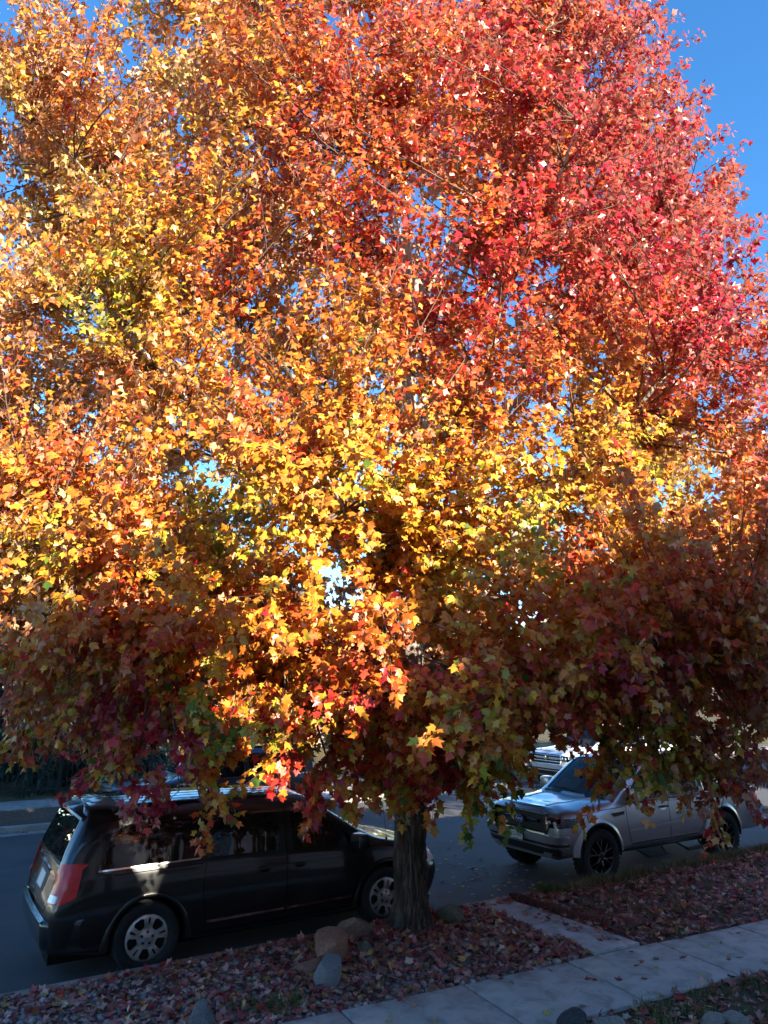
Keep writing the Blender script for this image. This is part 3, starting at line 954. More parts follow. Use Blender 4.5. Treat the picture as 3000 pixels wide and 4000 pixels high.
def build_minivan(loc, rz=0.0):
    root = empty('minivan', loc, rz)
    xe = lambda z: float(np.interp(z, [.2, .40, .62, .70, .80, 1.05, 1.2, 1.66, 1.74], [-.98, -1.06, -1.07, -1.03, -.985, -.96, -.93, -.72, -.66]))
    xn = lambda z: float(np.interp(z, [.18, .35, .6, .78, .90, 1.0], [3.93, 4.04, 4.06, 4.00, 3.90, 3.75]))
    side = [(0, .24), (.80, .24), (.950, .34), (.985, .66), (.962, 1.02), (.935, 1.12), (.80, 1.585), (.665, 1.70), (0, 1.75)]
    st = []
    def cab(x, dz=0.0, k=1.0, zt=0.0): st.append([(x, y * k, z + (dz if z > .9 else 0) + (zt if z > 1.5 else 0)) for (y, z) in side])
    # rear cap and corner stations follow the slope of the tailgate
    st.append([(xe(z), y * .80, z if z > .3 else .36) for (y, z) in side])
    st.append([(xe(z) + .055, y * .935, z if z > .3 else .33) for (y, z) in side])
    st.append([(xe(z) + .24, y * .985, z if z > .3 else .29) for (y, z) in side])
    cab(-.40); cab(.2); cab(.9, -.005); cab(1.6, -.02)
    # windscreen and A pillar
    st.append([(1.98, 0, .24), (1.98, .80, .24), (1.98, .950, .34), (1.98, .985, .66), (1.98, .955, 1.0), (1.98, .925, 1.09), (1.98, .795, 1.545), (1.96, .64, 1.655), (1.93, 0, 1.715)])
    st.append([(2.45, 0, .24), (2.45, .80, .24), (2.45, .950, .34), (2.45, .985, .66), (2.45, .950, .99), (2.45, .915, 1.07), (2.45, .835, 1.33), (2.45, .70, 1.40), (2.45, 0, 1.46)])
    st.append([(2.85, 0, .24), (2.85, .80, .24), (2.85, .950, .34), (2.85, .985, .66), (2.85, .945, .98), (2.85, .905, 1.045), (2.85, .86, 1.10), (2.85, .72, 1.17), (2.85, 0, 1.225)])
    st.append([(3.08, 0, .24), (3.08, .80, .24), (3.08, .950, .34), (3.08, .985, .66), (3.08, .94, .965), (3.08, .89, 1.03), (3.08, .83, 1.055), (3.08, .66, 1.075), (3.08, 0, 1.10)])
    fr = [(0, .22), (.80, .22), (.93, .32), (.97, .60), (.92, .86), (.86, .94), (.76, .975), (.55, .99), (0, 1.01)]
    st.append([(3.50, y, z) for (y, z) in fr])
    for (b, k, dz) in ((-.30, .95, -.02), (-.08, .86, -.05), (0, .62, -.07)):
        st.append([(xn(z + dz) + b, y * k, z + dz if z > .7 else z) for (y, z) in fr])
    bm = hull(st, 6, 6)
    sh = Shape(bm)
    cuts = [well_cutter(0, -1.2, -.70, .425, .37), well_cutter(0, .70, 1.2, .425, .37), well_cutter(3.078, -1.2, -.70, .425, .37), well_cutter(3.078, .70, 1.2, .425, .37)]
    body = hull_object('body', bm, M['van_paint'], root, cuts)
    bm.free()
    R_, L_ = 'R', 'L'
    quarter = rounded([(-.585, 1.105), (.56, 1.115), (.56, 1.535), (-.20, 1.545), (-.36, 1.50)], [.05, .02, .03, .16, .12])
    slide = rounded([(.70, 1.11), (1.565, 1.095), (1.555, 1.52), (.70, 1.537)], [.03, .03, .05, .03])
    front = rounded([(1.735, 1.085), (2.66, 1.065), (2.60, 1.14), (2.07, 1.47), (1.92, 1.505), (1.735, 1.515)], [.03, .03, .06, .12, .06, .03])
    for v in (R_, L_):
        g = sh.skin('quarter_window', quarter, v, M['van_glass'], root, .006)
        sh.strip('window_sill', [(-.57, 1.098), (.56, 1.108)], v, M['chrome'], g, .022, .006)
        sh.skin('sliding_door_window', slide, v, M['van_glass'], root, .006)
        sh.skin('front_door_window', front, v, M['van_glass'], root, .006)
        sh.skin('front_vent_window', rounded([(2.70, 1.055), (2.90, 1.045), (2.74, 1.10)], .012), v, M['van_glass'], root, .006, step=.05)
        for ln in ([(.632, 1.57), (.632, 1.05), (.60, .78), (.63, .50), (.66, .36)], [(1.65, 1.56), (1.655, 1.0), (1.64, .40), (1.64, .33)], [(2.74, .98), (2.70, .80), (2.62, .60), (2.58, .36)], [(2.74, .98), (2.95, 1.0)], [(.63, .335), (2.58, .335)], [(-.40, 1.045), (.60, 1.055)]):
            sh.strip('door_seam', ln, v, M['seam'], root, .011, .0, .002)
        sh.strip('side_moulding', [(.66, .435), (1.625, .440)], v, M['chrome'], root, .034, .006)
        sh.strip('side_moulding', [(1.66, .440), (2.56, .452)], v, M['chrome'], root, .034, .006)
        sh.strip('body_crease', [(-.30, .945), (1.2, .935), (2.7, .90)], v, M['van_paint'], root, .03, .002, .004)
        sg = -1 if v == 'R' else 1
        for hx in (1.36, 1.83):
            p = sh.hit((hx, .915), v, .0)
            h = MB().tube([(p.x - .085, p.y, p.z), (p.x - .07, p.y + sg * .035, p.z + .004), (p.x + .07, p.y + sg * .035, p.z + .004), (p.x + .085, p.y, p.z)], [.011, .014, .014, .011], 8).build('door_handle', M['van_paint'], root, True)
            sh.skin('handle_cup', [(hx + .07 * math.cos(a), .90 + .032 * math.sin(a)) for a in np.linspace(0, 2 * math.pi, 16, endpoint=False)], v, M['seam'], h, .002, .01)
        arch(root, 0, sg * .965, .415, .50, .030, sg, M['van_paint'], z=.37)
        arch(root, 3.078, sg * .958, .415, .50, .030, sg, M['van_paint'], z=.37)
        # tail lamp wraps the corner: side lens and rear lens
        tl = sh.skin('tail_lamp', rounded([(-.955, .81), (-.78, .865), (-.715, 1.195), (-.905, 1.185)], [.02, .03, .02, .02]), v, M['tail_red'], root, .012, .03, .04)
        tr = sh.skin('rear_lens', rounded([(sg * .775, .815), (sg * .945, .81), (sg * .905, 1.19), (sg * .745, 1.18)], .02), 'B', M['tail_red'], tl, .014, .03, .04)
        sh.skin('reversing_lens', rounded([(sg * .785, .83), (sg * .915, .825), (sg * .905, .895), (sg * .79, .90)], .02), 'B', M['lamp_white'], tl, .020, .02, .04)
        # mirror
        mp = sh.hit((2.62, 1.06), v, 0)
        mm = MB().box(-.07, .09, -.13, .13, -.085, .085, .035)
        mr = mm.build('mirror', M['van_paint'], root, True, 40); mr.location = (mp.x, mp.y + sg * .17, mp.z + .055)
        MB().box(-.005, .004, -.11, .11, -.065, .065, .002).build('mirror_glass', M['chrome'], mr, loc=(-.072, 0, 0))
        MB().tube([(.02, -sg * .19, -.06), (.02, -sg * .10, -.03)], .025, 8).build('mirror_arm', M['black'], mr, True)
        sh.skin('headlamp', rounded([(3.66, .70), (3.97, .70), (3.90, .82), (3.55, .87)], .03), v, M['lamp_white'], root, .008, .02, .05)
    # glass ends
    sh.skin('windscreen', rounded([(2.03, -.60), (2.03, .60), (2.86, .70), (2.86, -.70)], .06), 'T', M['van_glass'], root, .006, step=.09)
    rg = sh.skin('rear_window', rounded([(-.74, 1.16), (.74, 1.16), (.62, 1.62), (-.62, 1.62)], .07), 'B', M['van_glass'], root, .006, step=.08)
    MB().tube([(-.955, .05, 1.175), (-.99, .02, 1.19), (-.975, -.30, 1.225), (-.96, -.46, 1.24)], [.02, .016, .011, .006], 6).build('wiper', M['black'], rg, True)
    # spoiler over the tailgate
    sp = MB(); prof = [(-.36, 1.752), (-.66, 1.748), (-.84, 1.70), (-.85, 1.675), (-.70, 1.665), (-.45, 1.70)]
    ys = np.linspace(-.70, .70, 15); n = len(prof); V = []
    for y in ys:
        d = (abs(y) / .70) ** 2.2
        for (x, z) in prof: V.append((x + .10 * d, y, z - .075 * d - .004))
    F = [(i * n + j, i * n + (j + 1) % n, (i + 1) * n + (j + 1) % n, (i + 1) * n + j) for i in range(len(ys) - 1) for j in range(n)] + [tuple(range(n)), tuple(reversed(range((len(ys) - 1) * n, len(ys) * n)))]
    sp.add(V, F); spo = sp.build('spoiler', M['van_paint'], root, True, 40)
    bmx = bmesh.new(); bmx.from_mesh(spo.data); bmesh.ops.recalc_face_normals(bmx, faces=bmx.faces[:]); bmx.to_mesh(spo.data); bmx.free()
    MB().box(-.86, -.845, -.16, .16, 1.683, 1.70, .003).build('brake_lamp', M['tail_red'], spo)
    for y in (-.46, -.31, -.155, 0, .155, .31, .46):
        sh.strip('roof_rib', [(-.36, y), (1.78, y)], 'T', M['seam'], root, .014, .0, .003, .15)
    sh.strip('roof_seam', [(-.36, -.70), (-.34, -.3), (-.33, .3), (-.36, .70)], 'T', M['seam'], root, .012, .0, .004)
    for s_ in (-1, 1):
        sh.strip('roof_rail', [(-.28, s_ * .615), (1.80, s_ * .60)], 'T', M['black'], root, .028, .0, .010, .15)
    MB().tube([(-.10, -.22, 1.735), (-.12, -.22, 1.80), (-.16, -.22, 1.86)], [.014, .008, .004], 6).build('roof_antenna', M['black'], root, True)
    ma = MB().tube([(3.20, -.80, 1.0), (3.19, -.80, 1.06)], .014, 8).tube([(3.19, -.80, 1.06), (3.10, -.805, 1.72)], [.0035, .002], 5).build('mast_antenna', M['black'], root, True)
    # tailgate, plate and bumper
    sh.strip('tailgate_seam', [(-.70, 1.20), (-.735, .80), (-.66, .70), (0, .685), (.66, .70), (.735, .80), (.70, 1.20)], 'B', M['seam'], root, .012, .0, .003)
    tg = sh.skin('plate_recess', rounded([(-.27, .80), (.27, .80), (.31, 1.03), (-.31, 1.03)], .03), 'B', M['van_paint'], root, .003, .01, .06)
    sh.skin('number_plate', rounded([(-.152, .83), (.152, .83), (.152, .985), (-.152, .985)], .01), 'B', M['plate'], root, .010, .012, .06)
    sh.strip('tailgate_handle', [(-.36, 1.055), (.36, 1.055)], 'B', M['chrome'], root, .022, .012, .008)
    sh.skin('badge', rounded([(-.60, .765), (-.50, .765), (-.50, .782), (-.60, .782)], .004), 'B', M['chrome'], root, .004, .006, .04)
    sh.skin('badge', rounded([(.42, 1.085), (.56, 1.085), (.56, 1.105), (.42, 1.105)], .004), 'B', M['chrome'], root, .004, .006, .04)
    bp = []
    for k in range(25):
        y = -.99 + 1.98 * k / 24; e = (abs(y) / .99)
        x = -1.085 + .03 * e ** 2 + .36 * max(0, e - .84) / .16 * (max(0, e - .84) / .16)
        bp.append((x, y))
    V = []; prof = [(.02, .66), (-.012, .645), (-.022, .60), (-.015, .50), (.0, .40), (.05, .34)]
    for (x, y) in bp:
        for (dx, z) in prof: V.append((x + dx, y * (1 - (.02 if z < .4 else 0)), z))
    m = len(prof); F = [(i * m + j, i * m + j + 1, (i + 1) * m + j + 1, (i + 1) * m + j) for i in range(24) for j in range(m - 1)]
    bu = mk('rear_bumper', V, F, M['van_paint'], root, True, 50)
    V = []
    for (x, y) in bp[2:-2]:
        V += [(x - .030, y * 1.0, .628), (x - .034, y, .650), (x - .004, y, .662)]
    mk('bumper_top_pad', V, [(i * 3 + j, i * 3 + j + 1, (i + 1) * 3 + j + 1, (i + 1) * 3 + j) for i in range(len(V) // 3 - 1) for j in range(2)], M['chrome'], bu, True, 60)
    sh.skin('grille', rounded([(-.50, .50), (.50, .50), (.55, .72), (-.55, .72)], .04), 'F', M['black'], root, .01, .02, .08)
    MB().box(-.95, 3.9, -.62, .62, .16, .30).build('underbody', M['well'], root)
    # wheels
    for (x, s_) in ((0, -1), (3.078, -1), (0, 1), (3.078, 1)):
        w = empty('wheel'); w.parent = root; w.location = (x, s_ * .862, .362); w.rotation_euler = (0, RNG.uniform(0, 1.2) if s_ > 0 else (.10 if x < 1 else .25), 0 if s_ < 0 else math.pi)
        tyre(w, .362, .225, .238, M['rubber'])
        holes = []
        for k in range(5):
            a = math.radians(90 + 36 + 72 * k)
            holes.append([rot2(p, a - math.pi / 2) for p in rounded([(-.030, .108), (.030, .108), (.062, .185), (.040, .212), (-.040, .212), (-.062, .185)], .012)])
            b = math.radians(90 + 72 * k)
            holes.append([rot2(p, b - math.pi / 2) for p in rounded([(-.010, .135), (.010, .135), (.0125, .205), (-.0125, .205)], .004)])
            holes.append([rot2((.017 * math.cos(q), .062 + .017 * math.sin(q)), b - math.pi / 2) for q in np.linspace(0, 2 * math.pi, 10, endpoint=False)])
        dome = lambda r: float(np.interp(r, [0, .04, .09, .16, .215, .236], [-.004, -.002, .012, .004, .008, .022]))
        V, F = disc_with_holes(.240, holes, dome, -.100, .022, .022, 72)
        hc = mk('hubcap', V, F, M['hubcap'], w, True, 40)
        MB().lathe([(.237, -.082), (.05, -.062), (.001, -.060)], 40).build('rim', M['well'], w)
        for k in range(5):
            b = math.radians(90 + 72 * k); c = rot2((0, .062), b - math.pi / 2)
            MB().lathe([(.0125, -.070), (.0125, -.092), (.007, -.098), (.0005, -.0985)], 8, center=(c[0], 0, c[1])).build('wheel_nut', M['black'], hc, True, 40)
    return root

van = build_minivan((2.40, 9.86, 0))
tag(van, 'black minivan with bare silver wheel covers parked beside the maple trunk', 'minivan')
# ------------------------------------------------------------------ pickup trucks
M['silver_paint'] = mat_paint('silver_paint', (.37, .38, .40), .75, .34)
M['white_paint'] = mat_paint('white_paint', (.62, .63, .65), .0, .35, False)
M['clear_glass'] = mat_glass('clear_glass', (.006, .010, .012), .01, .80)
M['dark_glass'] = mat_glass('dark_glass', (.006, .008, .010))
M['seat'] = plain('grey_seat_cloth', (.16, .17, .18), .9, var=.2, scale=30)
M['headliner'] = plain('pale_headliner', (.45, .46, .46), .9)
M['amber'] = plain('amber_lens', (.75, .20, .01), .2, coat=1.0)
M['badge_blue'] = plain('badge_blue', (.015, .035, .16), .2, coat=1.0)
M['white_mark'] = plain('white_mark', (.80, .80, .80), .4)
M['plate_pale'] = plain('plate_pale', (.50, .51, .52), .5)
M['plate_dark'] = plain('plate_dark', (.03, .045, .05), .5)
M['wheel_dark'] = plain('dark_alloy', (.020, .020, .022), .25, metal=.4, coat=.5)
M['alloy_edge'] = plain('machined_alloy', (.42, .43, .45), .25, metal=1.0)

def poly_cutter(poly, view, a, b):
    n = len(poly)
    f = {'R': lambda p, d: (p[0], d, p[1]), 'T': lambda p, d: (p[0], p[1], d), 'F': lambda p, d: (d, p[0], p[1])}[view]
    V = [f(p, a) for p in poly] + [f(p, b) for p in poly]
    F = [tuple(reversed(range(n))), tuple(range(n, 2 * n))] + [(i, (i + 1) % n, n + (i + 1) % n, n + i) for i in range(n)]
    me = new_mesh('cutter', V, F, [M['seam'], M['well']])
    for p in me.polygons: p.material_index = 1
    bm = bmesh.new(); bm.from_mesh(me); bmesh.ops.recalc_face_normals(bm, faces=bm.faces[:]); bm.to_mesh(me); bm.free()
    return link(bpy.data.objects.new('cutter', me))

def truck_wheel(parent, x, s_, detail):
    w = empty('wheel'); w.parent = parent; w.location = (x, s_ * .825, .405); w.rotation_euler = (0, RNG.uniform(0, 1), 0 if s_ < 0 else math.pi)
    tyre(w, .405, .268, .262, M['rubber'], lugs=36 if detail else 0)
    MB().lathe([(.263, -.118), (.258, -.124), (.246, -.116), (.236, -.07), (.230, .05)], 48).build('rim', M['wheel_dark'], w, True, 40)
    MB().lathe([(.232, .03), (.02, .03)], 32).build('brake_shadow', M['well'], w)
    sp = MB(); ed = MB()
    for k in range(6):
        a = math.radians(60 * k + 15)
        def P(r, t, y): q = rot2((t, r), a); return (q[0], y, q[1])
        for sg in (-1, 1):
            c = [(.045, sg * .012), (.13, sg * .016), (.245, sg * .062)]
            for (q, wd, y0, y1, mb) in ((c, .015, -.116, -.075, sp), ([(r, t - sg * .010) for (r, t) in c], .0035, -.119, -.110, ed)):
                V = []
                for (r, t) in q:
                    dy = float(np.interp(r, [.04, .13, .25], [.012, .0, .004]))
                    V += [P(r, t - wd, y0 + dy), P(r, t + wd, y0 + dy), P(r, t + wd * 1.2, y1 + dy), P(r, t - wd * 1.2, y1 + dy)]
                mb.add(V, [(i * 4 + j, i * 4 + (j + 1) % 4, (i + 1) * 4 + (j + 1) % 4, (i + 1) * 4 + j) for i in range(2) for j in range(4)] + [(0, 1, 2, 3), (11, 10, 9, 8)])
    s1 = sp.build('spoke_set', M['wheel_dark'], w)
    ed.build('spoke_edges', M['alloy_edge'], s1)
    MB().lathe([(.075, -.095), (.070, -.108), (.038, -.112), (.036, -.122), (.001, -.124)], 24).build('hub', M['wheel_dark'], w, True, 40)
    for k in range(6):
        c = rot2((0, .056), math.radians(60 * k))
        MB().lathe([(.011, -.105), (.011, -.120), (.001, -.122)], 8, center=(c[0], 0, c[1])).build('wheel_nut', M['alloy_edge'], w)
    return w

def build_pickup(name, loc, rz, paint, detail=True):
    root = empty(name, loc, rz)
    xn = lambda z: float(np.interp(z, [.40, .58, .85, 1.0, 1.10, 1.2], [3.98, 4.09, 4.11, 4.09, 4.03, 3.92]))
    ring = [(0, .42), (.78, .42), (.905, .50), (.930, .80), (.920, .98), (.885, 1.14), (.80, 1.165), (.45, 1.17), (0, 1.17)]
    st = []
    st.append([(-1.14, y * .94, z) for (y, z) in ring]); st.append([(-1.13, y * .975, z) for (y, z) in ring]); st.append([(-1.05, y, z) for (y, z) in ring])
    for x in (-.4, .5, 1.5, 2.3): st.append([(x, y, z) for (y, z) in ring])
    st.append([(2.72, y, z + (.035 if z > 1.15 else 0)) for (y, z) in ring])
    hd = [(0, .42), (.78, .42), (.905, .50), (.930, .80), (.915, .98), (.865, 1.10), (.78, 1.165), (.46, 1.205), (0, 1.195)]
    st.append([(3.1, y, z) for (y, z) in hd])
    hd2 = [(0, .42), (.78, .42), (.895, .50), (.920, .78), (.905, .95), (.855, 1.065), (.77, 1.125), (.46, 1.175), (0, 1.165)]
    st.append([(3.55, y, z) for (y, z) in hd2])
    for (b, k) in ((-.26, .975), (-.07, .92), (0, .74)):
        st.append([(xn(z) + b, y * k, z - (.02 if z > 1.08 and b > -.1 else 0)) for (y, z) in hd2])
    bm = hull(st, 5, 6); sh = Shape(bm)
    cuts = [well_cutter(x, s_ * 1.2, s_ * .62, .475, .43) for x in (0, 3.22) for s_ in (-1, 1)]
    cuts.append(poly_cutter([(-1.06, -.74), (.30, -.74), (.30, .74), (-1.06, .74)], 'T', .72, 1.6))
    cuts.append(poly_cutter([(.46, -.76), (2.42, -.76), (2.42, .76), (.46, .76)], 'T', .66, 1.6))
    cuts.append(poly_cutter(rounded([(-.66, .77), (.66, .77), (.70, .90), (.64, 1.075), (-.64, 1.075), (-.70, .90)], .05), 'F', 3.99, 5))
    body = hull_object('body', bm, paint, root, cuts); bm.free()
    # cab
    low = [(0, 1.10), (.80, 1.10), (.885, 1.165), (.835, 1.42), (.735, 1.70), (.60, 1.795), (0, 1.835)]
    cs = [[(.36 + .05 * (z - 1.1), y * .93, z) for (y, z) in low], [(.40 + .05 * (z - 1.1), y * .985, z - (.01 if z > 1.6 else 0)) for (y, z) in low]]
    for x in (.60, 1.1, 1.65): cs.append([(x, y, z) for (y, z) in low])
    cs.append([(2.0, 0, 1.10), (2.0, .80, 1.10), (2.0, .885, 1.165), (2.0, .835, 1.42), (2.0, .735, 1.685), (1.98, .60, 1.765), (1.95, 0, 1.81)])
    cs.append([(2.36, 0, 1.10), (2.36, .80, 1.10), (2.36, .885, 1.16), (2.36, .845, 1.36), (2.36, .79, 1.49), (2.36, .66, 1.545), (2.36, 0, 1.59)])
    cs.append([(2.66, 0, 1.10), (2.66, .80, 1.10), (2.66, .88, 1.15), (2.66, .865, 1.22), (2.66, .835, 1.275), (2.66, .70, 1.32), (2.66, 0, 1.36)])
    cs.append([(2.86, 0, 1.10), (2.86, .79, 1.10), (2.86, .865, 1.14), (2.86, .855, 1.15), (2.86, .83, 1.165), (2.86, .68, 1.185), (2.86, 0, 1.20)])
    cb = hull(cs, 5, 6); shc = Shape(cb)
    inner = cb.copy()
    for v in inner.verts: v.co = Vector((1.5 + (v.co.x - 1.5) * .955, v.co.y * .945, 1.0 + (v.co.z - 1.0) * .955 if v.co.z > 1.13 else .9))
    me = bpy.data.meshes.new('cutter'); inner.to_mesh(me); inner.free(); me.materials.append(M['seam']); me.materials.append(M['headliner'])
    for p in me.polygons: p.material_index = 1
    ic = link(bpy.data.objects.new('cutter', me))
    wf = rounded([(1.53, 1.185), (2.50, 1.175), (2.46, 1.25), (2.02, 1.63), (1.53, 1.67)], [.03, .03, .06, .10, .05])
    wr = rounded([(.60, 1.19), (1.42, 1.185), (1.42, 1.67), (.80, 1.655), (.64, 1.55)], [.04, .03, .05, .1, .1])
    ws = rounded([(2.05, -.60), (2.05, .60), (2.78, .715), (2.78, -.715)], .06)
    cc = [ic, poly_cutter(wf, 'R', -1.3, 1.3), poly_cutter(wr, 'R', -1.3, 1.3), poly_cutter(ws, 'T', 1.13, 2.2), poly_cutter(rounded([(-.62, 1.25), (.62, 1.25), (.56, 1.66), (-.56, 1.66)], .05), 'F', .2, .55)]
    cab = hull_object('cab', cb, paint, root, cc); cb.free()
    shc.skin('windscreen', ws, 'T', M['clear_glass'], root, -.010, .002, .09)
    shc.skin('rear_window', rounded([(-.62, 1.25), (.62, 1.25), (.56, 1.66), (-.56, 1.66)], .05), 'B', M['dark_glass'], root, -.008, .002, .1)
    for v in ('R', 'L'):
        sg = -1 if v == 'R' else 1
        shc.skin('front_door_window', wf, v, M['clear_glass'], root, -.010, .002, .08)
        shc.skin('rear_door_window', wr, v, M['dark_glass'], root, -.010, .002, .08)
        for ln in ([(2.55, 1.10), (2.56, .86), (2.50, .62), (2.46, .52)], [(1.475, 1.15), (1.475, .56), (1.46, .52)], [(.40, 1.15), (.40, .95), (.50, .72), (.62, .58), (.70, .52)], [(.70, .515), (2.46, .515)], [(.33, 1.15), (.33, .52)]):
            sh.strip('door_seam', ln, v, M['seam'], root, .011, .0, .002)
        sh.strip('fender_line', [(2.60, 1.105), (3.10, 1.08), (3.52, 1.035), (3.74, .985)], v, M['seam'], root, .010, .0, .002)
        sh.strip('sill_trim', [(.75, .535), (2.44, .535)], v, M['chrome'] if detail else paint, root, .012, .0, .006)
        sh.strip('belt_line', [(.42, 1.155), (2.52, 1.145)], v, M['black'], root, .020, .002, .006)
        sh.strip('body_crease', [(.5, .76), (1.6, .735), (2.5, .70)], v, paint, root, .06, .0, .006)
        arch(root, 3.22, sg * .902, .47, .585, .045, sg, paint, a0=2, a1=178, z=.43, name='fender_flare')
        arch(root, 3.22, sg * .925, .445, .478, .030, sg, M['black'], a0=-6, a1=186, z=.43, name='arch_lip')
        arch(root, 0, sg * .905, .47, .585, .045, sg, paint, a0=2, a1=178, z=.43, name='fender_flare')
        arch(root, 0, sg * .925, .445, .478, .030, sg, M['black'], a0=-6, a1=186, z=.43, name='arch_lip')
        sh.skin('fender_vent', rounded([(2.60, 1.035), (2.92, 1.02), (2.86, .965), (2.62, .985)], .01), v, M['black'], root, .010, .012, .05)
        for hx in (1.62, .68):
            p = sh.hit((hx, 1.03), v, 0)
            h = MB().tube([(p.x - .10, p.y, p.z), (p.x - .08, p.y + sg * .045, p.z + .004), (p.x + .08, p.y + sg * .045, p.z + .004), (p.x + .10, p.y, p.z)], [.014, .017, .017, .014], 8).build('door_handle', M['black'], root, True)
            sh.skin('handle_cup', [(hx + .085 * math.cos(a), 1.015 + .04 * math.sin(a)) for a in np.linspace(0, 2 * math.pi, 16, endpoint=False)], v, M['chrome'], h, .003, .01)
        # lamps
        hl = sh.skin('headlamp', rounded([(3.66, 1.01), (3.98, 1.0), (4.02, .90), (3.78, .865), (3.70, .90)], .02), v, M['gloss_black'], root, .010, .03, .04)
        fl = sh.skin('front_lens', rounded([(sg * .66, .885), (sg * .885, .875), (sg * .885, 1.005), (sg * .64, 1.03)], .02), 'F', M['gloss_black'], hl, .012, .04, .04)
        for (yy, zz, rr) in ((.80, .945, .034), (.71, .96, .026)):
            p = sh.hit((sg * yy, zz), 'F', .010)
            MB().lathe([(rr, .012), (rr * .9, .020), (.001, .026)], 20, axis='x', center=(p.x - .004, p.y, p.z)).build('projector', M['lamp_white'], hl, True)
        sh.skin('side_marker', rounded([(3.70, .80), (3.79, .80), (3.82, .86), (3.72, .86)], .01), v, M['amber'], root, .012, .02, .03)
        # mirror
        mr = MB().box(-.08, .10, -.12, .12, -.10, .10, .035).build('mirror', paint, root, True, 40); mr.location = (2.40, sg * 1.06, 1.28)
        MB().box(-.004, .004, -.10, .10, -.08, .08, .002).build('mirror_glass', M['chrome'], mr, loc=(-.082, 0, 0))
        MB().tube([(.02, -sg * .20, -.08), (.02, -sg * .08, -.06)], .03, 8).build('mirror_arm', M['black'], mr, True)
        # drop steps
        if detail:
            sb = MB().tube([(.55, sg * .80, .42), (2.62, sg * .80, .42)], .035, 10).build('side_bar', M['black'], root, True)
            for (x0, x1) in ((.62, 1.22), (1.62, 2.26)):
                MB().tube([(x0, sg * .80, .40), (x0 + .10, sg * .97, .30), (x1 - .10, sg * .97, .30), (x1, sg * .80, .40)], .020, 8).build('drop_step', M['black'], sb, True)
                MB().box(x0 + .09, x1 - .09, sg * .97 - .075, sg * .97 + .045, .285, .315, .008).build('step_pad', M['black'], sb)
        # tail lamps
        sh.skin('tail_lamp', rounded([(-1.12, .86), (-1.0, .86), (-.96, 1.12), (-1.10, 1.12)], .02), v, M['tail_red'], root, .010, .03, .04)
        # fog lamp
        sh.skin('fog_lamp', [(sg * .70 + .05 * math.cos(a), .575 + .04 * math.sin(a)) for a in np.linspace(0, 2 * math.pi, 18, endpoint=False)], 'F', M['lamp_white'], root, .020, .02, .03)
    # grille: recess with mesh, bars and badge
    gr = MB().box(3.985, 4.00, -.68, .68, .76, 1.08).build('grille', M['black'], root)
    for z in np.arange(.80, 1.07, .032):
        MB().box(4.0, 4.02, -.63, .63, z - .006, z + .006, .002).build('grille_slat', M['black'], gr)
    fr = rounded([(-.66, .77), (.66, .77), (.70, .90), (.64, 1.075), (-.64, 1.075), (-.70, .90)], .05)
    V = []; n = len(fr)
    for (y, z) in fr:
        cy_, cz_ = 0, .92
        for (k, dx) in ((1.012, .0), (1.0, .016), (.93, .012), (.91, -.03)):
            q = sh.hit((y * min(k, 1.0), cz_ + (z - cz_) * min(k, 1.0)), 'F', 0)
            V.append((q.x + dx, y * k, cz_ + (z - cz_) * (k if k > .95 else k - .04)))
    F = [(i * 4 + j, i * 4 + j + 1, ((i + 1) % n) * 4 + j + 1, ((i + 1) % n) * 4 + j) for i in range(n) for j in range(3)]
    mk('grille_frame', V, F, M['gloss_black'] if detail else M['chrome'], gr, True, 40)
    p = sh.hit((0, .93), 'F', 0)
    if detail:
        bar = MB().box(4.01, 4.06, -.40, .40, .905, .955, .01).build('grille_bar', M['gloss_black'], gr)
        def oval(a, b, x0, x1):
            c = [(a * math.cos(t), b * math.sin(t)) for t in np.linspace(0, 2 * math.pi, 32, endpoint=False)]
            V = [(x0, y, z) for y, z in c] + [(x1, y, z) for y, z in c]; n = 32
            return V, [tuple(reversed(range(n))), tuple(range(n, 2 * n))] + [(i, (i + 1) % n, n + (i + 1) % n, n + i) for i in range(n)]
        bx = 4.085
        o1 = mk('badge', *oval(.125, .055, 0, .020), M['chrome'], root); o1.location = (bx, 0, .93)
        o2 = mk('badge_field', *oval(.114, .046, .020, .0225), M['badge_blue'], o1)
        text_mesh('Ford', .074, M['white_mark'], 'badge_lettering', o1, (.0235, 0, .002), (math.pi / 2, 0, math.pi / 2), .001, .35, 1.15)
    else:
        mk('badge', *MB().lathe([(.06, 0), (.06, .02), (.001, .024)], 20, axis='x').__dict__.values(), M['chrome'], root).location = (4.06, 0, .93)
        MB().box(4.01, 4.05, -.60, .60, .90, .96, .01).build('grille_bar', M['chrome'], gr)
        MB().box(4.01, 4.05, -.62, .62, .83, .86, .008).build('grille_bar', M['chrome'], gr)
        MB().box(4.01, 4.05, -.62, .62, 1.0, 1.03, .008).build('grille_bar', M['chrome'], gr)
    # bumper, in painted, black and bright layers following the nose
    def band(nm, z0, z1, y, mat, off, depth=.05): return sh.skin(nm, rounded([(-y, z0), (y, z0), (y, z1), (-y, z1)], .02), 'F', mat, root, off, depth, .07)
    bb = band('front_bumper', .655, .765, .885, paint, .045)
    band('bumper_slot', .600, .665, .875, M['black'], .028)
    band('bumper_lip', .585, .610, .870, paint, .034)
    band('bumper_lower', .475, .595, .82, M['black'], .030)
    sh.skin('skid_strip', rounded([(-.62, .44), (.62, .44), (.70, .52), (.56, .52), (.50, .475), (-.50, .475), (-.56, .52), (-.70, .52)], .01), 'F', M['hubcap'], root, .050, .04, .07)
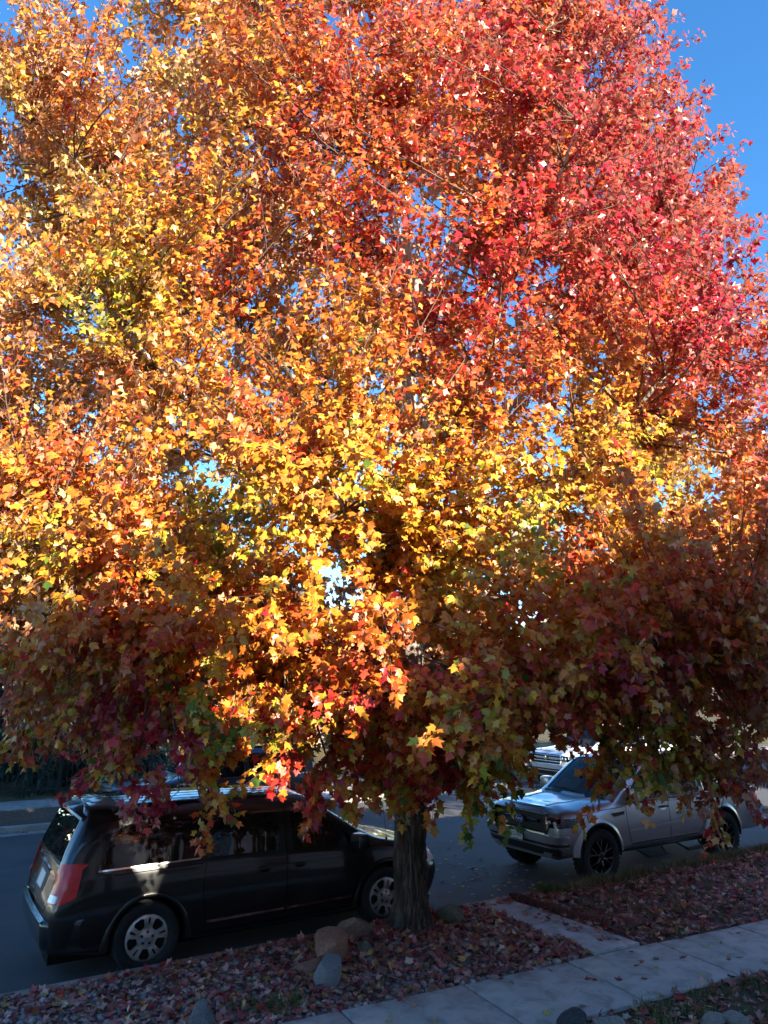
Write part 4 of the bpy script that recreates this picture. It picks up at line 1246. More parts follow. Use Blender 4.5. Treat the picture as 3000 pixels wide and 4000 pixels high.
    if detail:
        pl = MB().box(0, .006, -.152, .152, -.076, .076, .003).build('number_plate', M['plate_pale'], root); pl.location = (4.165, 0, .70); pl.rotation_euler = (0, -.08, 0)
        pts = [(-.135, .048), (-.10, .064), (-.075, .054), (-.045, .070), (-.01, .056), (.02, .068), (.055, .055), (.085, .066), (.135, .046), (.135, .072), (-.135, .072)]
        V = [(.0085, y, z) for y, z in pts]; mk('plate_mountains', V, [tuple(range(len(V)))], M['plate_dark'], pl)
        text_mesh('CGI\u00b7I65', .082, M['plate_dark'], 'plate_lettering', pl, (.0085, 0, -.012), (math.pi / 2, 0, math.pi / 2), .0006, 0, .92)
        text_mesh('COLORADO', .018, M['plate_dark'], 'plate_state_name', pl, (.0085, 0, -.062), (math.pi / 2, 0, math.pi / 2), .0006)
        MB().box(-.0, .01, -.16, .16, -.084, .084, .003).build('plate_holder', M['black'], pl, loc=(-.012, 0, 0))
    MB().box(-1.30, -1.12, -.86, .86, .52, .68, .03).build('rear_bumper', M['chrome'] if not detail else M['black'], root, True, 40)
    # hood lines, wipers, cowl
    for s_ in (-1, 1):
        sh.strip('hood_crease', [(2.86, s_ * .50), (3.85, s_ * .40)], 'T', paint, root, .05, .0, .010)
        shc.strip('wiper', [(2.80, s_ * .10 + .05), (2.74, s_ * .10 - .50 + .05)], 'T', M['black'], root, .016, .004, .012)
    sh.strip('hood_seam', [(3.93, -.62), (3.97, -.3), (3.98, 0), (3.97, .3), (3.93, .62)], 'T', M['seam'], root, .011, .0, .002)
    shc.strip('cowl_panel', [(2.82, -.70), (2.84, 0), (2.82, .70)], 'T', M['black'], root, .07, .002, .006)
    if detail:
        MB().tube([(2.90, -.86, 1.10), (2.86, -.86, 1.75)], [.004, .002], 5).build('mast_antenna', M['black'], root)
    # cabin
    MB().box(2.30, 2.60, -.74, .74, .90, 1.13, .05).build('dashboard', M['black'], root, True, 40)
    for (x, y) in ((1.62, .38), (1.62, -.38), (.86, .40), (.86, -.40)):
        s_ = MB().box(x - .12, x + .04, y - .25, y + .25, .80, 1.44, .05).box(x - .02, x + .48, y - .26, y + .26, .74, .90, .05).build('seat', M['seat'], root, True, 40)
        MB().box(x - .14, x - .02, y - .13, y + .13, 1.47, 1.66, .04).build('headrest', M['seat'], s_, True, 40)
    ring_ = [(2.16 + .06 * math.sin(a), .38 + .185 * math.cos(a), 1.16 + .175 * math.sin(a)) for a in np.linspace(0, 2 * math.pi, 29)]
    sw_ = MB().tube(ring_, .016, 8).build('steering_wheel', M['black'], root, True)
    MB().box(2.16, 2.20, .33, .43, 1.12, 1.20, .015).build('wheel_boss', M['black'], sw_)
    for a in (math.pi * 1.5, .15, math.pi - .15):
        MB().tube([(2.17, .38, 1.16), (2.16 + .06 * math.sin(a), .38 + .18 * math.cos(a), 1.16 + .17 * math.sin(a))], .012, 6).build('wheel_spoke', M['alloy_edge'], sw_)
    MB().box(2.10, 2.13, -.12, .12, 1.62, 1.69, .012).build('rear_view_mirror', M['chrome'], root, True, 40)
    MB().box(-1.0, 3.7, -.45, .45, .32, .46).build('underbody', M['well'], root)
    for x in (0, 3.22):
        for s_ in (-1, 1): truck_wheel(root, x, s_, detail)
    return root

truck = build_pickup('pickup_truck', (12.73, 9.80, 0), math.pi, M['silver_paint'], True)
tag(truck, 'silver pickup truck with black grille and dark wheels facing the minivan', 'pickup truck', None)
white_truck = build_pickup('pickup_truck', (20.3, 17.1, 0), math.pi, M['white_paint'], False)
tag(white_truck, 'white pickup truck with chrome grille bars parked across the street', 'pickup truck', None)
# ------------------------------------------------------------------ dark sport utility car across the street
M['suv_paint'] = mat_paint('suv_paint', (.028, .032, .042), .3, .32)

def build_suv(loc, rz):
    root = empty('sport_utility_car', loc, rz)
    ring = [(0, .34), (.74, .34), (.86, .42), (.905, .72), (.885, .98), (.86, 1.06), (.77, 1.56), (.64, 1.66), (0, 1.70)]
    st = [[(-.98, y * .86, z if z > .36 else .44) for (y, z) in ring], [(-.94, y * .95, z if z > .36 else .40) for (y, z) in ring], [(-.80, y, z) for (y, z) in ring]]
    for x in (-.2, .5, 1.2): st.append([(x, y, z) for (y, z) in ring])
    st.append([(1.55, y, z - (.02 if z > 1.5 else 0)) for (y, z) in ring])
    st.append([(1.88, y, (z if z < 1.1 else 1.08 + (z - 1.08) * .62)) for (y, z) in ring])
    st.append([(2.20, y, (z if z < 1.05 else 1.05 + (z - 1.05) * .16)) for (y, z) in ring])
    hd = [(0, .34), (.74, .34), (.86, .42), (.90, .70), (.87, .92), (.83, .99), (.74, 1.03), (.45, 1.06), (0, 1.07)]
    st.append([(2.75, y, z) for (y, z) in hd]); st.append([(3.35, y * .97, z - (.03 if z > .9 else 0)) for (y, z) in hd])
    st.append([(3.62, y * .90, z - (.06 if z > .9 else 0)) for (y, z) in hd]); st.append([(3.70, y * .70, z - (.08 if z > .9 else 0)) for (y, z) in hd])
    bm = hull(st, 5, 6); sh = Shape(bm)
    hull_object('body', bm, M['suv_paint'], root, [well_cutter(x, s_ * 1.2, s_ * .6, .40, .36) for x in (0, 2.75) for s_ in (-1, 1)]); bm.free()
    for v in ('R', 'L'):
        sg = -1 if v == 'R' else 1
        for nm, q in (('cargo_window', [(-.72, 1.09), (-.12, 1.09), (-.12, 1.53), (-.60, 1.52)]), ('rear_door_window', [(.0, 1.09), (.72, 1.09), (.72, 1.53), (.0, 1.53)]), ('front_door_window', [(.84, 1.09), (1.95, 1.09), (1.60, 1.47), (1.50, 1.52), (.84, 1.53)])):
            sh.skin(nm, rounded(q, .04), v, M['dark_glass'], root, .005, step=.08)
        for ln in ([(-.06, 1.57), (-.06, .50)], [(.78, 1.57), (.78, .42)], [(1.98, 1.04), (1.98, .6), (1.90, .42)]):
            sh.strip('door_seam', ln, v, M['seam'], root, .014, .0, .002)
        sh.strip('window_trim', [(-.72, 1.07), (1.98, 1.07)], v, M['chrome'], root, .018, .003)
        for hx in (.62, .95): sh.strip('door_handle', [(hx - .09, .97), (hx + .09, .97)], v, M['chrome'], root, .03, .01, .02)
        sh.strip('lower_cladding', [(.42, .43), (2.34, .43)], v, M['black'], root, .12, .004)
        for x in (0, 2.75): arch(root, x, sg * .885, .39, .47, .03, sg, M['black'], z=.36)
        sh.strip('roof_rail', [(-.5, sg * .62), (1.3, sg * .62)], 'T', M['black'], root, .03, .01, .03, .2)
        sh.skin('tail_lamp', rounded([(-.97, .78), (-.78, .80), (-.74, 1.06), (-.93, 1.08)], .02), v, M['tail_red'], root, .008, .02, .05)
        sh.skin('rear_lens', rounded([(sg * .66, .78), (sg * .85, .78), (sg * .83, 1.08), (sg * .66, 1.06)], .02), 'B', M['tail_red'], root, .010, .02, .05)
        sh.skin('headlamp', rounded([(3.20, .78), (3.55, .76), (3.56, .86), (3.25, .90)], .02), v, M['lamp_white'], root, .008, .02, .05)
        mr = MB().box(-.06, .08, -.10, .10, -.08, .08, .03).build('mirror', M['suv_paint'], root, True, 40, loc=(1.92, sg * 1.0, 1.15))
        MB().tube([(.01, -sg * .17, -.06), (.01, -sg * .05, -.04)], .025, 8).build('mirror_arm', M['black'], mr)
    sh.skin('windscreen', rounded([(1.60, -.60), (1.60, .60), (2.20, .70), (2.20, -.70)], .05), 'T', M['dark_glass'], root, .005, step=.1)
    sh.skin('rear_window', rounded([(-.64, 1.12), (.64, 1.12), (.60, 1.56), (-.60, 1.56)], .05), 'B', M['dark_glass'], root, .005, step=.1)
    sh.skin('grille', rounded([(-.45, .62), (.45, .62), (.48, .82), (-.48, .82)], .03), 'F', M['black'], root, .008, step=.1)
    sh.skin('number_plate', rounded([(-.152, .80), (.152, .80), (.152, .95), (-.152, .95)], .01), 'B', M['plate'], root, .008, .01, .06)
    for x in (0, 2.75):
        for s_ in (-1, 1):
            w = empty('wheel'); w.parent = root; w.location = (x, s_ * .79, .36); w.rotation_euler = (0, 0, 0 if s_ < 0 else math.pi)
            tyre(w, .36, .23, .22, M['rubber'])
            holes = [[rot2(p, math.radians(72 * k)) for p in rounded([(-.02, .07), (.02, .07), (.07, .18), (-.07, .18)], .02)] for k in range(5)]
            V, F = disc_with_holes(.222, holes, lambda r: .01 * (1 - r / .22), -.095, .04)
            mk('rim', V, F, M['hubcap'], w, True, 40)
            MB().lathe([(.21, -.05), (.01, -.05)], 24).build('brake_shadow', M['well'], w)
    MB().box(-.8, 3.4, -.5, .5, .26, .40).build('underbody', M['well'], root)
    return root
suv = build_suv((7.15, 17.15, 0), math.pi)
tag(suv, 'dark blue grey sport utility car with roof rails parked behind the minivan', 'car')
# ------------------------------------------------------------------ rocks, pebbles, fallen leaves, grass
rg = np.random.default_rng(5)
STONES = {
 'tan': mat_stone('tan_granite', (.24, .17, .125), (.40, .29, .22), (.54, .43, .34)),
 'pink': mat_stone('pink_granite', (.30, .15, .105), (.46, .25, .18), (.58, .37, .29), 7.0),
 'grey': mat_stone('blue_grey_stone', (.22, .235, .25), (.32, .34, .36), (.42, .44, .46), 8.0),
 'olive': mat_stone('olive_stone', (.10, .10, .075), (.19, .185, .14), (.29, .28, .22)),
 'dark': mat_stone('dark_stone', (.035, .037, .042), (.075, .078, .085), (.13, .13, .14)),
 'mottle': mat_stone('mottled_stone', (.10, .105, .11), (.24, .24, .235), (.46, .45, .43), 10.0),
 'pale': mat_stone('pale_stone', (.26, .23, .20), (.42, .38, .33), (.55, .51, .46)),
}
def rock_mesh(seed, cuts, rough):
    r = np.random.default_rng(seed)
    bm = bmesh.new(); bmesh.ops.create_icosphere(bm, subdivisions=3, radius=1.0)
    V = np.array([v.co for v in bm.verts])
    for _ in range(cuts):
        n = r.normal(0, 1, 3); n /= np.linalg.norm(n); d = r.uniform(.42, .74)
        k = V @ n - d; V = V - np.where(k > 0, k * .93, 0)[:, None] * n
    ph = r.uniform(0, 6, 9)
    disp = (sum(np.sin(V @ r.normal(0, 3 * (i + 1), 3) + ph[i]) / (i + 1.5) for i in range(6)) + .35 * r.normal(0, 1, len(V))) * rough
    V = V * (1 + disp[:, None])
    lo, hi = V.min(0), V.max(0); V = (V - (lo + hi) / 2) / ((hi - lo) / 2)
    for v, c in zip(bm.verts, V): v.co = c
    me = bpy.data.meshes.new('rock'); bm.to_mesh(me); bm.free(); me.shade_smooth(); me.set_sharp_from_angle(angle=math.radians(28)); return me
ROCKS = [  # x, y, width, depth, height, stone, cuts, rough, turn, name, label
 (4.65, 8.36, .47, .36, .30, 'tan', 9, .030, .3, 'boulder', 'blocky tan boulder at the back of the rock group beside the trunk'),
 (4.20, 7.97, .46, .38, .33, 'pink', 8, .035, 1.1, 'boulder', 'large pinkish boulder in the middle of the rock group'),
 (4.55, 7.80, .23, .20, .19, 'olive', 6, .025, 2.0, 'rock', 'small olive grey rock right of the pinkish boulder'),
 (3.80, 7.72, .36, .24, .13, 'pink', 8, .030, .2, 'rock', 'low flat pinkish rock behind the smooth grey one'),
 (3.79, 7.26, .31, .27, .33, 'grey', 4, .018, .8, 'boulder', 'smooth pale blue grey boulder in front of the rock group'),
 (2.47, 7.06, .27, .24, .24, 'mottle', 11, .04, 2.4, 'rock', 'pointed mottled grey rock in the gravel at the bottom edge'),
 (5.98, 8.22, .46, .36, .30, 'olive', 8, .03, 1.7, 'boulder', 'greenish grey boulder tucked against the right of the trunk'),
 (5.26, 5.36, .40, .26, .10, 'dark', 8, .035, .5, 'rock', 'dark slate rock beside the sidewalk at the bottom edge'),
 (5.50, 5.16, .36, .28, .10, 'pale', 6, .025, 1.2, 'rock', 'pale tan rock just right of the dark slate one'),
 (6.32, 4.72, .27, .22, .11, 'pale', 7, .03, .4, 'rock', 'left of two pale rocks in the bottom right corner'),
 (6.53, 4.62, .24, .22, .10, 'pale', 7, .03, 2.2, 'rock', 'right of two pale rocks in the bottom right corner'),
 (3.58, 8.26, .36, .17, .05, 'dark', 5, .02, .1, 'flat_stone', 'flat dark stone lying in the gravel near the kerb'),
 (5.22, 7.80, .62, .26, .07, 'dark', 5, .02, -.2, 'flat_stone', 'long flat stone at the foot of the trunk'),
]
for i, (x, y, w, d, hgt, stn, cuts, rough, turn, nm, lab) in enumerate(ROCKS):
    me = rock_mesh(100 + i, cuts, rough); me.materials.append(STONES[stn])
    o = link(bpy.data.objects.new(nm, me)); o.location = (x, y, .13 + hgt * .34); o.scale = (w / 2, d / 2, hgt / 2); o.rotation_euler = (0, 0, turn)
    tag(o, lab, 'rock', 'landscape rocks in the planting strip' if i not in (7, 8, 9, 10) else 'rocks along the yard edge')

# red scalloped edging along the walkway and a loose paver
ed = tag(empty('garden_edging', (7.44, 7.9, .12)), 'row of dark red scalloped edging bricks beside the walkway', 'edging')
brick = None
for k in range(15):
    t = k / 14; x = 7.41 + .17 * t; y = 8.60 - 1.55 * t
    if brick is None:
        V = []; n = 10
        for yy in (-.03, .03):
            V += [(-.052, yy, -.06), (.052, yy, -.06)] + [(.052 * math.cos(math.pi * j / n), yy, .02 + .035 * math.sin(math.pi * j / n)) for j in range(n + 1)]
        m = n + 3
        F = [tuple(range(m)), tuple(reversed(range(m, 2 * m)))] + [(j, m + j, m + (j + 1) % m, (j + 1) % m) for j in range(m)]
        brick = mk('brick', V, F, M['paver'], ed); o = brick
        bmx = bmesh.new(); bmx.from_mesh(o.data); bmesh.ops.recalc_face_normals(bmx, faces=bmx.faces[:]); bmx.to_mesh(o.data); bmx.free()
    else: o = link(bpy.data.objects.new('brick', brick.data), ed)
    o.location = (x - 7.44, y - 7.9, .055 + float(rg.normal(0, .008))); o.rotation_euler = (float(rg.normal(0, .08)), float(rg.normal(0, .06)), math.pi / 2 + .1 + float(rg.normal(0, .08)))
pv = MB().box(-.33, .33, -.10, .10, 0, .05, .012).build('paver', M['paver'], None, True, 40, loc=(7.86, 6.93, .125), rot=(.02, -.03, .12))
tag(pv, 'long flat red paver lying in the leaves by the walkway', 'paver')

# pebbles of the gravel bed
def scatter(n, x0, x1, y0f, y1):
    x = rg.uniform(x0, x1, n); y = y0f(x) + rg.uniform(0, 1, n) * (y1 - y0f(x)); return x, y
px, py = scatter(4600, -.4, 6.66, lambda x: walk_edge(x) + .01, 8.64)
d2 = (px - TREE[0]) ** 2 + (py - TREE[1]) ** 2
keep = d2 > .27 ** 2; px, py = px[keep], py[keep]; n = len(px)
t_ = (1 + 5 ** .5) / 2
IV = np.array([(-1, t_, 0), (1, t_, 0), (-1, -t_, 0), (1, -t_, 0), (0, -1, t_), (0, 1, t_), (0, -1, -t_), (0, 1, -t_), (t_, 0, -1), (t_, 0, 1), (-t_, 0, -1), (-t_, 0, 1)]) / math.hypot(1, t_)
IF = np.array([(0, 11, 5), (0, 5, 1), (0, 1, 7), (0, 7, 10), (0, 10, 11), (1, 5, 9), (5, 11, 4), (11, 10, 2), (10, 7, 6), (7, 1, 8), (3, 9, 4), (3, 4, 2), (3, 2, 6), (3, 6, 8), (3, 8, 9), (4, 9, 5), (2, 4, 11), (6, 2, 10), (8, 6, 7), (9, 8, 1)])
sz = rg.uniform(.014, .030, n) * (1 + .5 * (rg.uniform(size=n) < .12))
sc = np.stack([sz * rg.uniform(.9, 1.5, n), sz * rg.uniform(.8, 1.2, n), sz * rg.uniform(.5, .85, n)], 1)
an = rg.uniform(0, 6.28, n); P = IV[None] * (1 + rg.normal(0, .09, (n, 12, 1))) * sc[:, None]
c_, s_ = np.cos(an)[:, None], np.sin(an)[:, None]
P = np.stack([P[..., 0] * c_ - P[..., 1] * s_, P[..., 0] * s_ + P[..., 1] * c_, P[..., 2]], -1)
P += np.stack([px, py, bed_z(px, py) + sc[:, 2] * .45], 1)[:, None]
pal = np.array([(.36, .24, .21), (.46, .33, .29), (.27, .21, .20), (.50, .41, .37), (.31, .27, .27), (.42, .26, .22)])
pc = np.concatenate([pal[rg.integers(0, 6, n)] * rg.uniform(.6, 1.1, (n, 1)), np.ones((n, 1))], 1)
ob = link(bpy.data.objects.new('gravel', tri_mesh('gravel', P.reshape(-1, 3), (IF[None] + 12 * np.arange(n)[:, None, None]).reshape(-1, 3), M['pebble'], True, np.repeat(pc[:, None], 12, 1).reshape(-1, 4))))
tag(ob, 'pinkish grey river gravel covering the planting strip', 'gravel', kind='stuff')

# leaf litter
LIT = np.array([(.26, .065, .065), (.36, .11, .10), (.44, .20, .17), (.52, .32, .27), (.38, .14, .06), (.48, .28, .09), (.44, .04, .035), (.30, .17, .13), (.58, .44, .34)])
def litter(n, x, y, z, lift=.0):
    p = np.stack([x, y, z + rg.uniform(.002, .03, n) + lift], 1)
    a = rg.normal(0, 1, (n, 3)); a[:, 2] = rg.normal(0, .22, n)
    nr = rg.normal(0, .42, (n, 3)); nr[:, 2] = np.where(rg.uniform(size=n) < .5, 1.0, -1.0)
    c = LIT[rg.choice(9, n, p=[.17, .20, .17, .10, .10, .07, .06, .08, .05])] * rg.uniform(.85, 1.35, (n, 1))
    return leaves(p, a, nr, rg.uniform(.060, .100, n), rg.uniform(-.9, .9, n), np.concatenate([c, np.ones((n, 1))], 1), rg)
parts = []
x, y = scatter(5600, -1.0, 6.7, lambda x: walk_edge(x) + .0, 8.68); k = (x - TREE[0]) ** 2 + (y - TREE[1]) ** 2 > .3 ** 2
k &= rg.uniform(size=len(x)) < np.clip(.45 + .11 * (x - 1), .35, 1); x, y = x[k], y[k]; parts.append(litter(len(x), x, y, bed_z(x, y), .012))
x, y = scatter(5400, 7.45, 17.0, lambda x: walk_edge(x) + .0, 8.68); parts.append(litter(len(x), x, y, bed_z(x, y), .01))
x = rg.uniform(5.6, 6.75, 700); y = rg.uniform(6.6, 8.7, 700); parts.append(litter(700, x, y, bed_z(x, y), .012))
x = rg.uniform(7.0, 7.45, 60) ; y = rg.uniform(6.6, 8.6, 60); parts.append(litter(60, x, y, np.full(60, .155)))
x = rg.uniform(3.6, 14.0, 2600); y = walk_edge(x) - 1.13 - rg.uniform(0, 1.6, 2600) ** 1.3; parts.append(litter(2600, x, y, np.full(2600, .118)))
x = rg.uniform(5.5, 9.2, 260); y = 8.82 + np.abs(rg.normal(0, .09, 260)); parts.append(litter(260, x, y, np.full(260, .004)))
x = rg.uniform(-6, 9, 260); y = 18.25 - np.abs(rg.normal(0, .16, 260)); parts.append(litter(260, x, y, np.full(260, .006)))
x = rg.uniform(6.5, 24, 400); y = rg.uniform(18.5, 20.5, 400); parts.append(litter(400, x, y, np.full(400, .145)))
a_ = rg.uniform(0, 6.28, 420); r_ = .26 + np.abs(rg.normal(0, .22, 420)); x = TREE[0] + r_ * np.cos(a_); y = np.minimum(TREE[1] + r_ * np.sin(a_), 8.66); parts.append(litter(420, x, y, bed_z(x, y), .02))
for rk in ROCKS[:7]:
    a_ = rg.uniform(0, 6.28, 26); r_ = rk[2] * .5 + np.abs(rg.normal(0, .06, 26)); x = rk[0] + r_ * np.cos(a_); y = rk[1] + r_ * np.sin(a_); parts.append(litter(26, x, y, bed_z(x, y), .03))
x = rg.uniform(.5, 8.6, 520); y = 8.60 - np.abs(rg.normal(0, .08, 520)); parts.append(litter(520, x, y, bed_z(x, y), .015))
Vs, Fs, Cs, b = [], [], [], 0
for (V, F, Cc) in parts: Vs.append(V); Fs.append(F + b); Cs.append(Cc); b += len(V)
ob = link(bpy.data.objects.new('leaf_litter', tri_mesh('leaf_litter', np.concatenate(Vs), np.concatenate(Fs), M['litter'], color=np.concatenate(Cs))))
tag(ob, 'dry crimson and tan fallen leaves carpeting the ground by the sidewalk', 'fallen leaves', kind='stuff')

# single fallen leaves on the pavement and the road
lone = []
for k in range(14):
    c = [(.52, .38, .16), (.46, .30, .20), (.30, .07, .05), (.40, .15, .10), (.60, .44, .10), (.24, .06, .05), (.5, .36, .28)][k % 7]
    V, F, Cc = leaves(np.zeros((1, 3)), np.array([[0, 1., 0]]), np.array([[0, 0, 1.]]), np.array([.085]), np.array([rg.uniform(-.8, .8)]), np.array([[*c, 1]]), rg)
    V[:, 2] -= V[:, 2].min(); lone.append(tri_mesh('fallen_leaf', V, F, M['litter'], color=Cc))
def drop(x, y, z, label, group):
    o = link(bpy.data.objects.new('fallen_leaf', lone[int(rg.integers(0, 14))])); o.location = (x, y, z + .003); s = rg.uniform(.75, 1.1); o.scale = (s, s, s)
    o.rotation_euler = (float(rg.normal(0, .12)), float(rg.normal(0, .12)), float(rg.uniform(0, 6.28))); tag(o, label, 'leaf', group)
for k in range(75):
    x = rg.uniform(3.4, 12.5); y = walk_edge(x) - rg.uniform(.05, 1.08); drop(x, y, .138, 'dry fallen maple leaf lying on the sidewalk slabs', 'leaves on the sidewalk')
for k in range(22):
    y = rg.uniform(6.6, 8.55); x = rg.uniform(6.75, 7.28); drop(x, y, .153, 'dry fallen maple leaf lying on the concrete walkway', 'leaves on the walkway')
for k in range(170):
    if k < 120: x, y = rg.normal(8.0, .85), 8.95 + abs(rg.normal(1.5, 1.2))
    elif k < 150: x, y = rg.uniform(6.5, 11), rg.uniform(9.2, 16)
    else: x, y = rg.uniform(15, 22), rg.uniform(9.2, 13)
    drop(x, y, .0, 'dry fallen maple leaf lying on the grey road', 'leaves on the road')
drop(9.1, 10.0, 1.20, 'single dry leaf lying on the silver truck hood', None)

# grass: thin dry blades among the leaves, taller along the kerb by the truck
def grass(n, x, y, z, hmin, hmax, greens):
    a = rg.uniform(0, 6.28, n); hgt = rg.uniform(hmin, hmax, n); w = rg.uniform(.002, .0045, n); lean = rg.normal(0, .45, (n, 2)) * hgt[:, None]
    p = np.stack([x, y, z], 1); s = np.stack([np.cos(a) * w, np.sin(a) * w, np.zeros(n)], 1)
    mid = p + np.concatenate([lean * .35, (hgt * .6)[:, None]], 1); top = p + np.concatenate([lean, hgt[:, None]], 1)
    V = np.stack([p - s, p + s, mid + s * .7, mid - s * .7, top], 1)
    F = np.array([(0, 1, 2), (0, 2, 3), (3, 2, 4)])[None] + 5 * np.arange(n)[:, None, None]
    c = np.array(greens)[rg.integers(0, len(greens), n)] * rg.uniform(.7, 1.2, (n, 1))
    return V.reshape(-1, 3), F.reshape(-1, 3), np.repeat(np.concatenate([c, np.ones((n, 1))], 1)[:, None], 5, 1).reshape(-1, 4)
DRY = [(.20, .16, .07), (.26, .20, .10), (.12, .12, .045), (.09, .11, .035), (.30, .24, .13)]
GRN = [(.06, .12, .025), (.09, .15, .03), (.12, .14, .04)]
parts = []
def clumps(nc, per, fx, fy, spread, hmin, hmax, cols, zf):
    cx = fx(nc); cyy = fy(cx, nc)
    x = np.repeat(cx, per) + rg.normal(0, spread, nc * per); y = np.repeat(cyy, per) + rg.normal(0, spread, nc * per)
    parts.append(grass(nc * per, x, y, zf(x, y), hmin, hmax, cols))
clumps(420, 22, lambda n: rg.uniform(7.6, 19, n), lambda x, n: walk_edge(x) + .05 + rg.uniform(0, 1, n) * (8.6 - walk_edge(x)), .05, .04, .10, DRY, bed_z)
clumps(330, 26, lambda n: rg.uniform(8.0, 19, n), lambda x, n: 8.52 + rg.normal(0, .07, n), .04, .07, .19, DRY, bed_z)
clumps(40, 14, lambda n: rg.uniform(-1, 6.4, n), lambda x, n: walk_edge(x) + rg.uniform(.1, 1.9, n), .035, .04, .10, DRY + GRN, bed_z)
clumps(14, 30, lambda n: rg.normal(3.25, .16, n), lambda x, n: rg.normal(7.12, .12, n), .04, .05, .13, GRN, bed_z)
clumps(9, 40, lambda n: rg.normal(8.05, .14, n), lambda x, n: rg.normal(8.60, .04, n), .04, .08, .20, GRN, bed_z)
clumps(9, 10, lambda n: rg.uniform(2.2, 6.0, n), lambda x, n: np.full(n, 8.81), .03, .04, .11, GRN, lambda x, y: np.full_like(x, .0))
clumps(260, 22, lambda n: rg.uniform(4.2, 14, n), lambda x, n: walk_edge(x) - 1.2 - rg.uniform(0, 1.5, n), .05, .05, .13, DRY + GRN, lambda x, y: np.full_like(x, .115))
clumps(700, 10, lambda n: rg.uniform(6.5, 24, n), lambda x, n: rg.uniform(18.5, 20.5, n), .08, .03, .07, GRN + DRY, lambda x, y: np.full_like(x, .14))
Vs, Fs, Cs, b = [], [], [], 0
for (V, F, Cc) in parts: Vs.append(V); Fs.append(F + b); Cs.append(Cc); b += len(V)
ob = link(bpy.data.objects.new('grass', tri_mesh('grass', np.concatenate(Vs), np.concatenate(Fs), M['grass'], color=np.concatenate(Cs))))
tag(ob, 'thin dry grass growing along the kerb and through the leaves', 'grass', kind='stuff')
# ------------------------------------------------------------------ background: fence, conifers, houses, far trees
rb = np.random.default_rng(11)
M['iron'] = plain('black_iron', (.012, .012, .013), .5, spec=.4)
M['siding'] = plain('cream_siding', (.68, .63, .54), .8, var=.08)
M['siding2'] = plain('pale_grey_siding', (.64, .63, .60), .8, var=.1)  # unseen facade, made pale to bounce light into the shade
M['roofing'] = mat_soil('asphalt_shingle', [(.3, (.05, .045, .042)), (.5, (.085, .078, .07)), (.7, (.13, .12, .11))], 30.0)
M['trim'] = plain('white_trim', (.70, .70, .68), .6)
M['window_glass'] = mat_glass('house_window_glass', (.02, .025, .03))
M['siding3'] = plain('tan_siding', (.26, .21, .16), .8, var=.1)
M['door'] = plain('painted_door', (.16, .05, .03), .5)

fence = tag(empty('iron_fence', (0, 22.75, .12)), 'low black iron picket fence in front of the dark conifers', 'fence')
pk = None
for x in np.arange(-9, 8.0, .125):
    if pk is None: pk = MB().box(-.009, .009, -.009, .009, .04, 1.12).build('picket', M['iron'], fence); o = pk
    else: o = link(bpy.data.objects.new('picket', pk.data), fence)
    o.location = (x, 0, 0)
pp = None
for x in np.arange(-9.06, 8.1, 2.5):
    if pp is None: pp = MB().box(-.03, .03, -.03, .03, -.05, 1.22, .006).build('post', M['iron'], fence); o = pp
    else: o = link(bpy.data.objects.new('post', pp.data), fence)
    o.location = (x, 0.035, 0)
for z in (.16, 1.0): MB().box(-9.1, 8.05, -.016, .016, z, z + .035).build('rail', M['iron'], fence)

def conifer(x, y, hgt, rad, label, seed):
    r = np.random.default_rng(seed)
    root = tag(empty('conifer', (x, y, .1)), label, 'tree', 'dark conifers behind the iron fence')
    MB().tube([(0, 0, 0), (.05, 0, hgt * .5), (0, .03, hgt)], [.20, .12, .02], 10).build('trunk', M['bark'], root, True)
    br = MB(); P, D, S, Cn = [], [], [], []
    nb = int(hgt * 15)
    for k in range(nb):
        z = .35 + (hgt - .5) * (k / nb) ** 1.1; a = k * 2.4 + r.normal(0, .3); L = rad * (1 - (z / hgt)) ** .75 * r.uniform(.75, 1.1) + .15
        p = [np.array([L * t * math.cos(a), L * t * math.sin(a), z + .10 * L * t - .42 * L * t * t]) for t in np.linspace(0, 1, 6)]
        br.tube([tuple(q) for q in p], list(np.linspace(.03, .006, 6)), 4, False)
        m = int(16 + 42 * L)
        for t in r.uniform(.12, 1.0, m):
            i = min(int(t * 5), 4); q = p[i] + (p[i + 1] - p[i]) * (t * 5 - i)
            P.append(q + r.normal(0, .07, 3)); D.append(np.array([.5 * math.cos(a), .5 * math.sin(a), -.9]) + r.normal(0, .45, 3)); S.append(r.uniform(.16, .40))
            Cn.append(np.array([.022, .040, .024]) * r.uniform(.6, 1.5))
    br.build('branches', M['bark'], root)
    P = np.array(P); D = np.array(D); D /= np.linalg.norm(D, axis=1, keepdims=True); S = np.array(S); n = len(P)
    u = np.cross(D, r.normal(0, 1, (n, 3))); u /= np.linalg.norm(u, axis=1, keepdims=True)
    V = np.stack([P, P + D * (S * .45)[:, None] + u * (S * .13)[:, None], P + D * S[:, None], P + D * (S * .45)[:, None] - u * (S * .13)[:, None]], 1).reshape(-1, 3)
    F = (np.array([(0, 1, 2), (0, 2, 3)])[None] + 4 * np.arange(n)[:, None, None]).reshape(-1, 3)
    c = np.repeat(np.concatenate([np.array(Cn), np.ones((n, 1))], 1)[:, None], 4, 1).reshape(-1, 4)
    tag(link(bpy.data.objects.new('crown', tri_mesh('crown', V, F, M['needle'], color=c)), root), kind='stuff')
conifer(2.9, 25.0, 8.2, 2.6, 'dark drooping conifer behind the iron fence, nearest the left edge', 1)
conifer(5.1, 24.4, 6.6, 1.9, 'dark drooping conifer right of the first one, beside the fence end', 2)
conifer(.4, 28.5, 10.5, 3.0, 'taller dark conifer farther back at the left edge', 3)

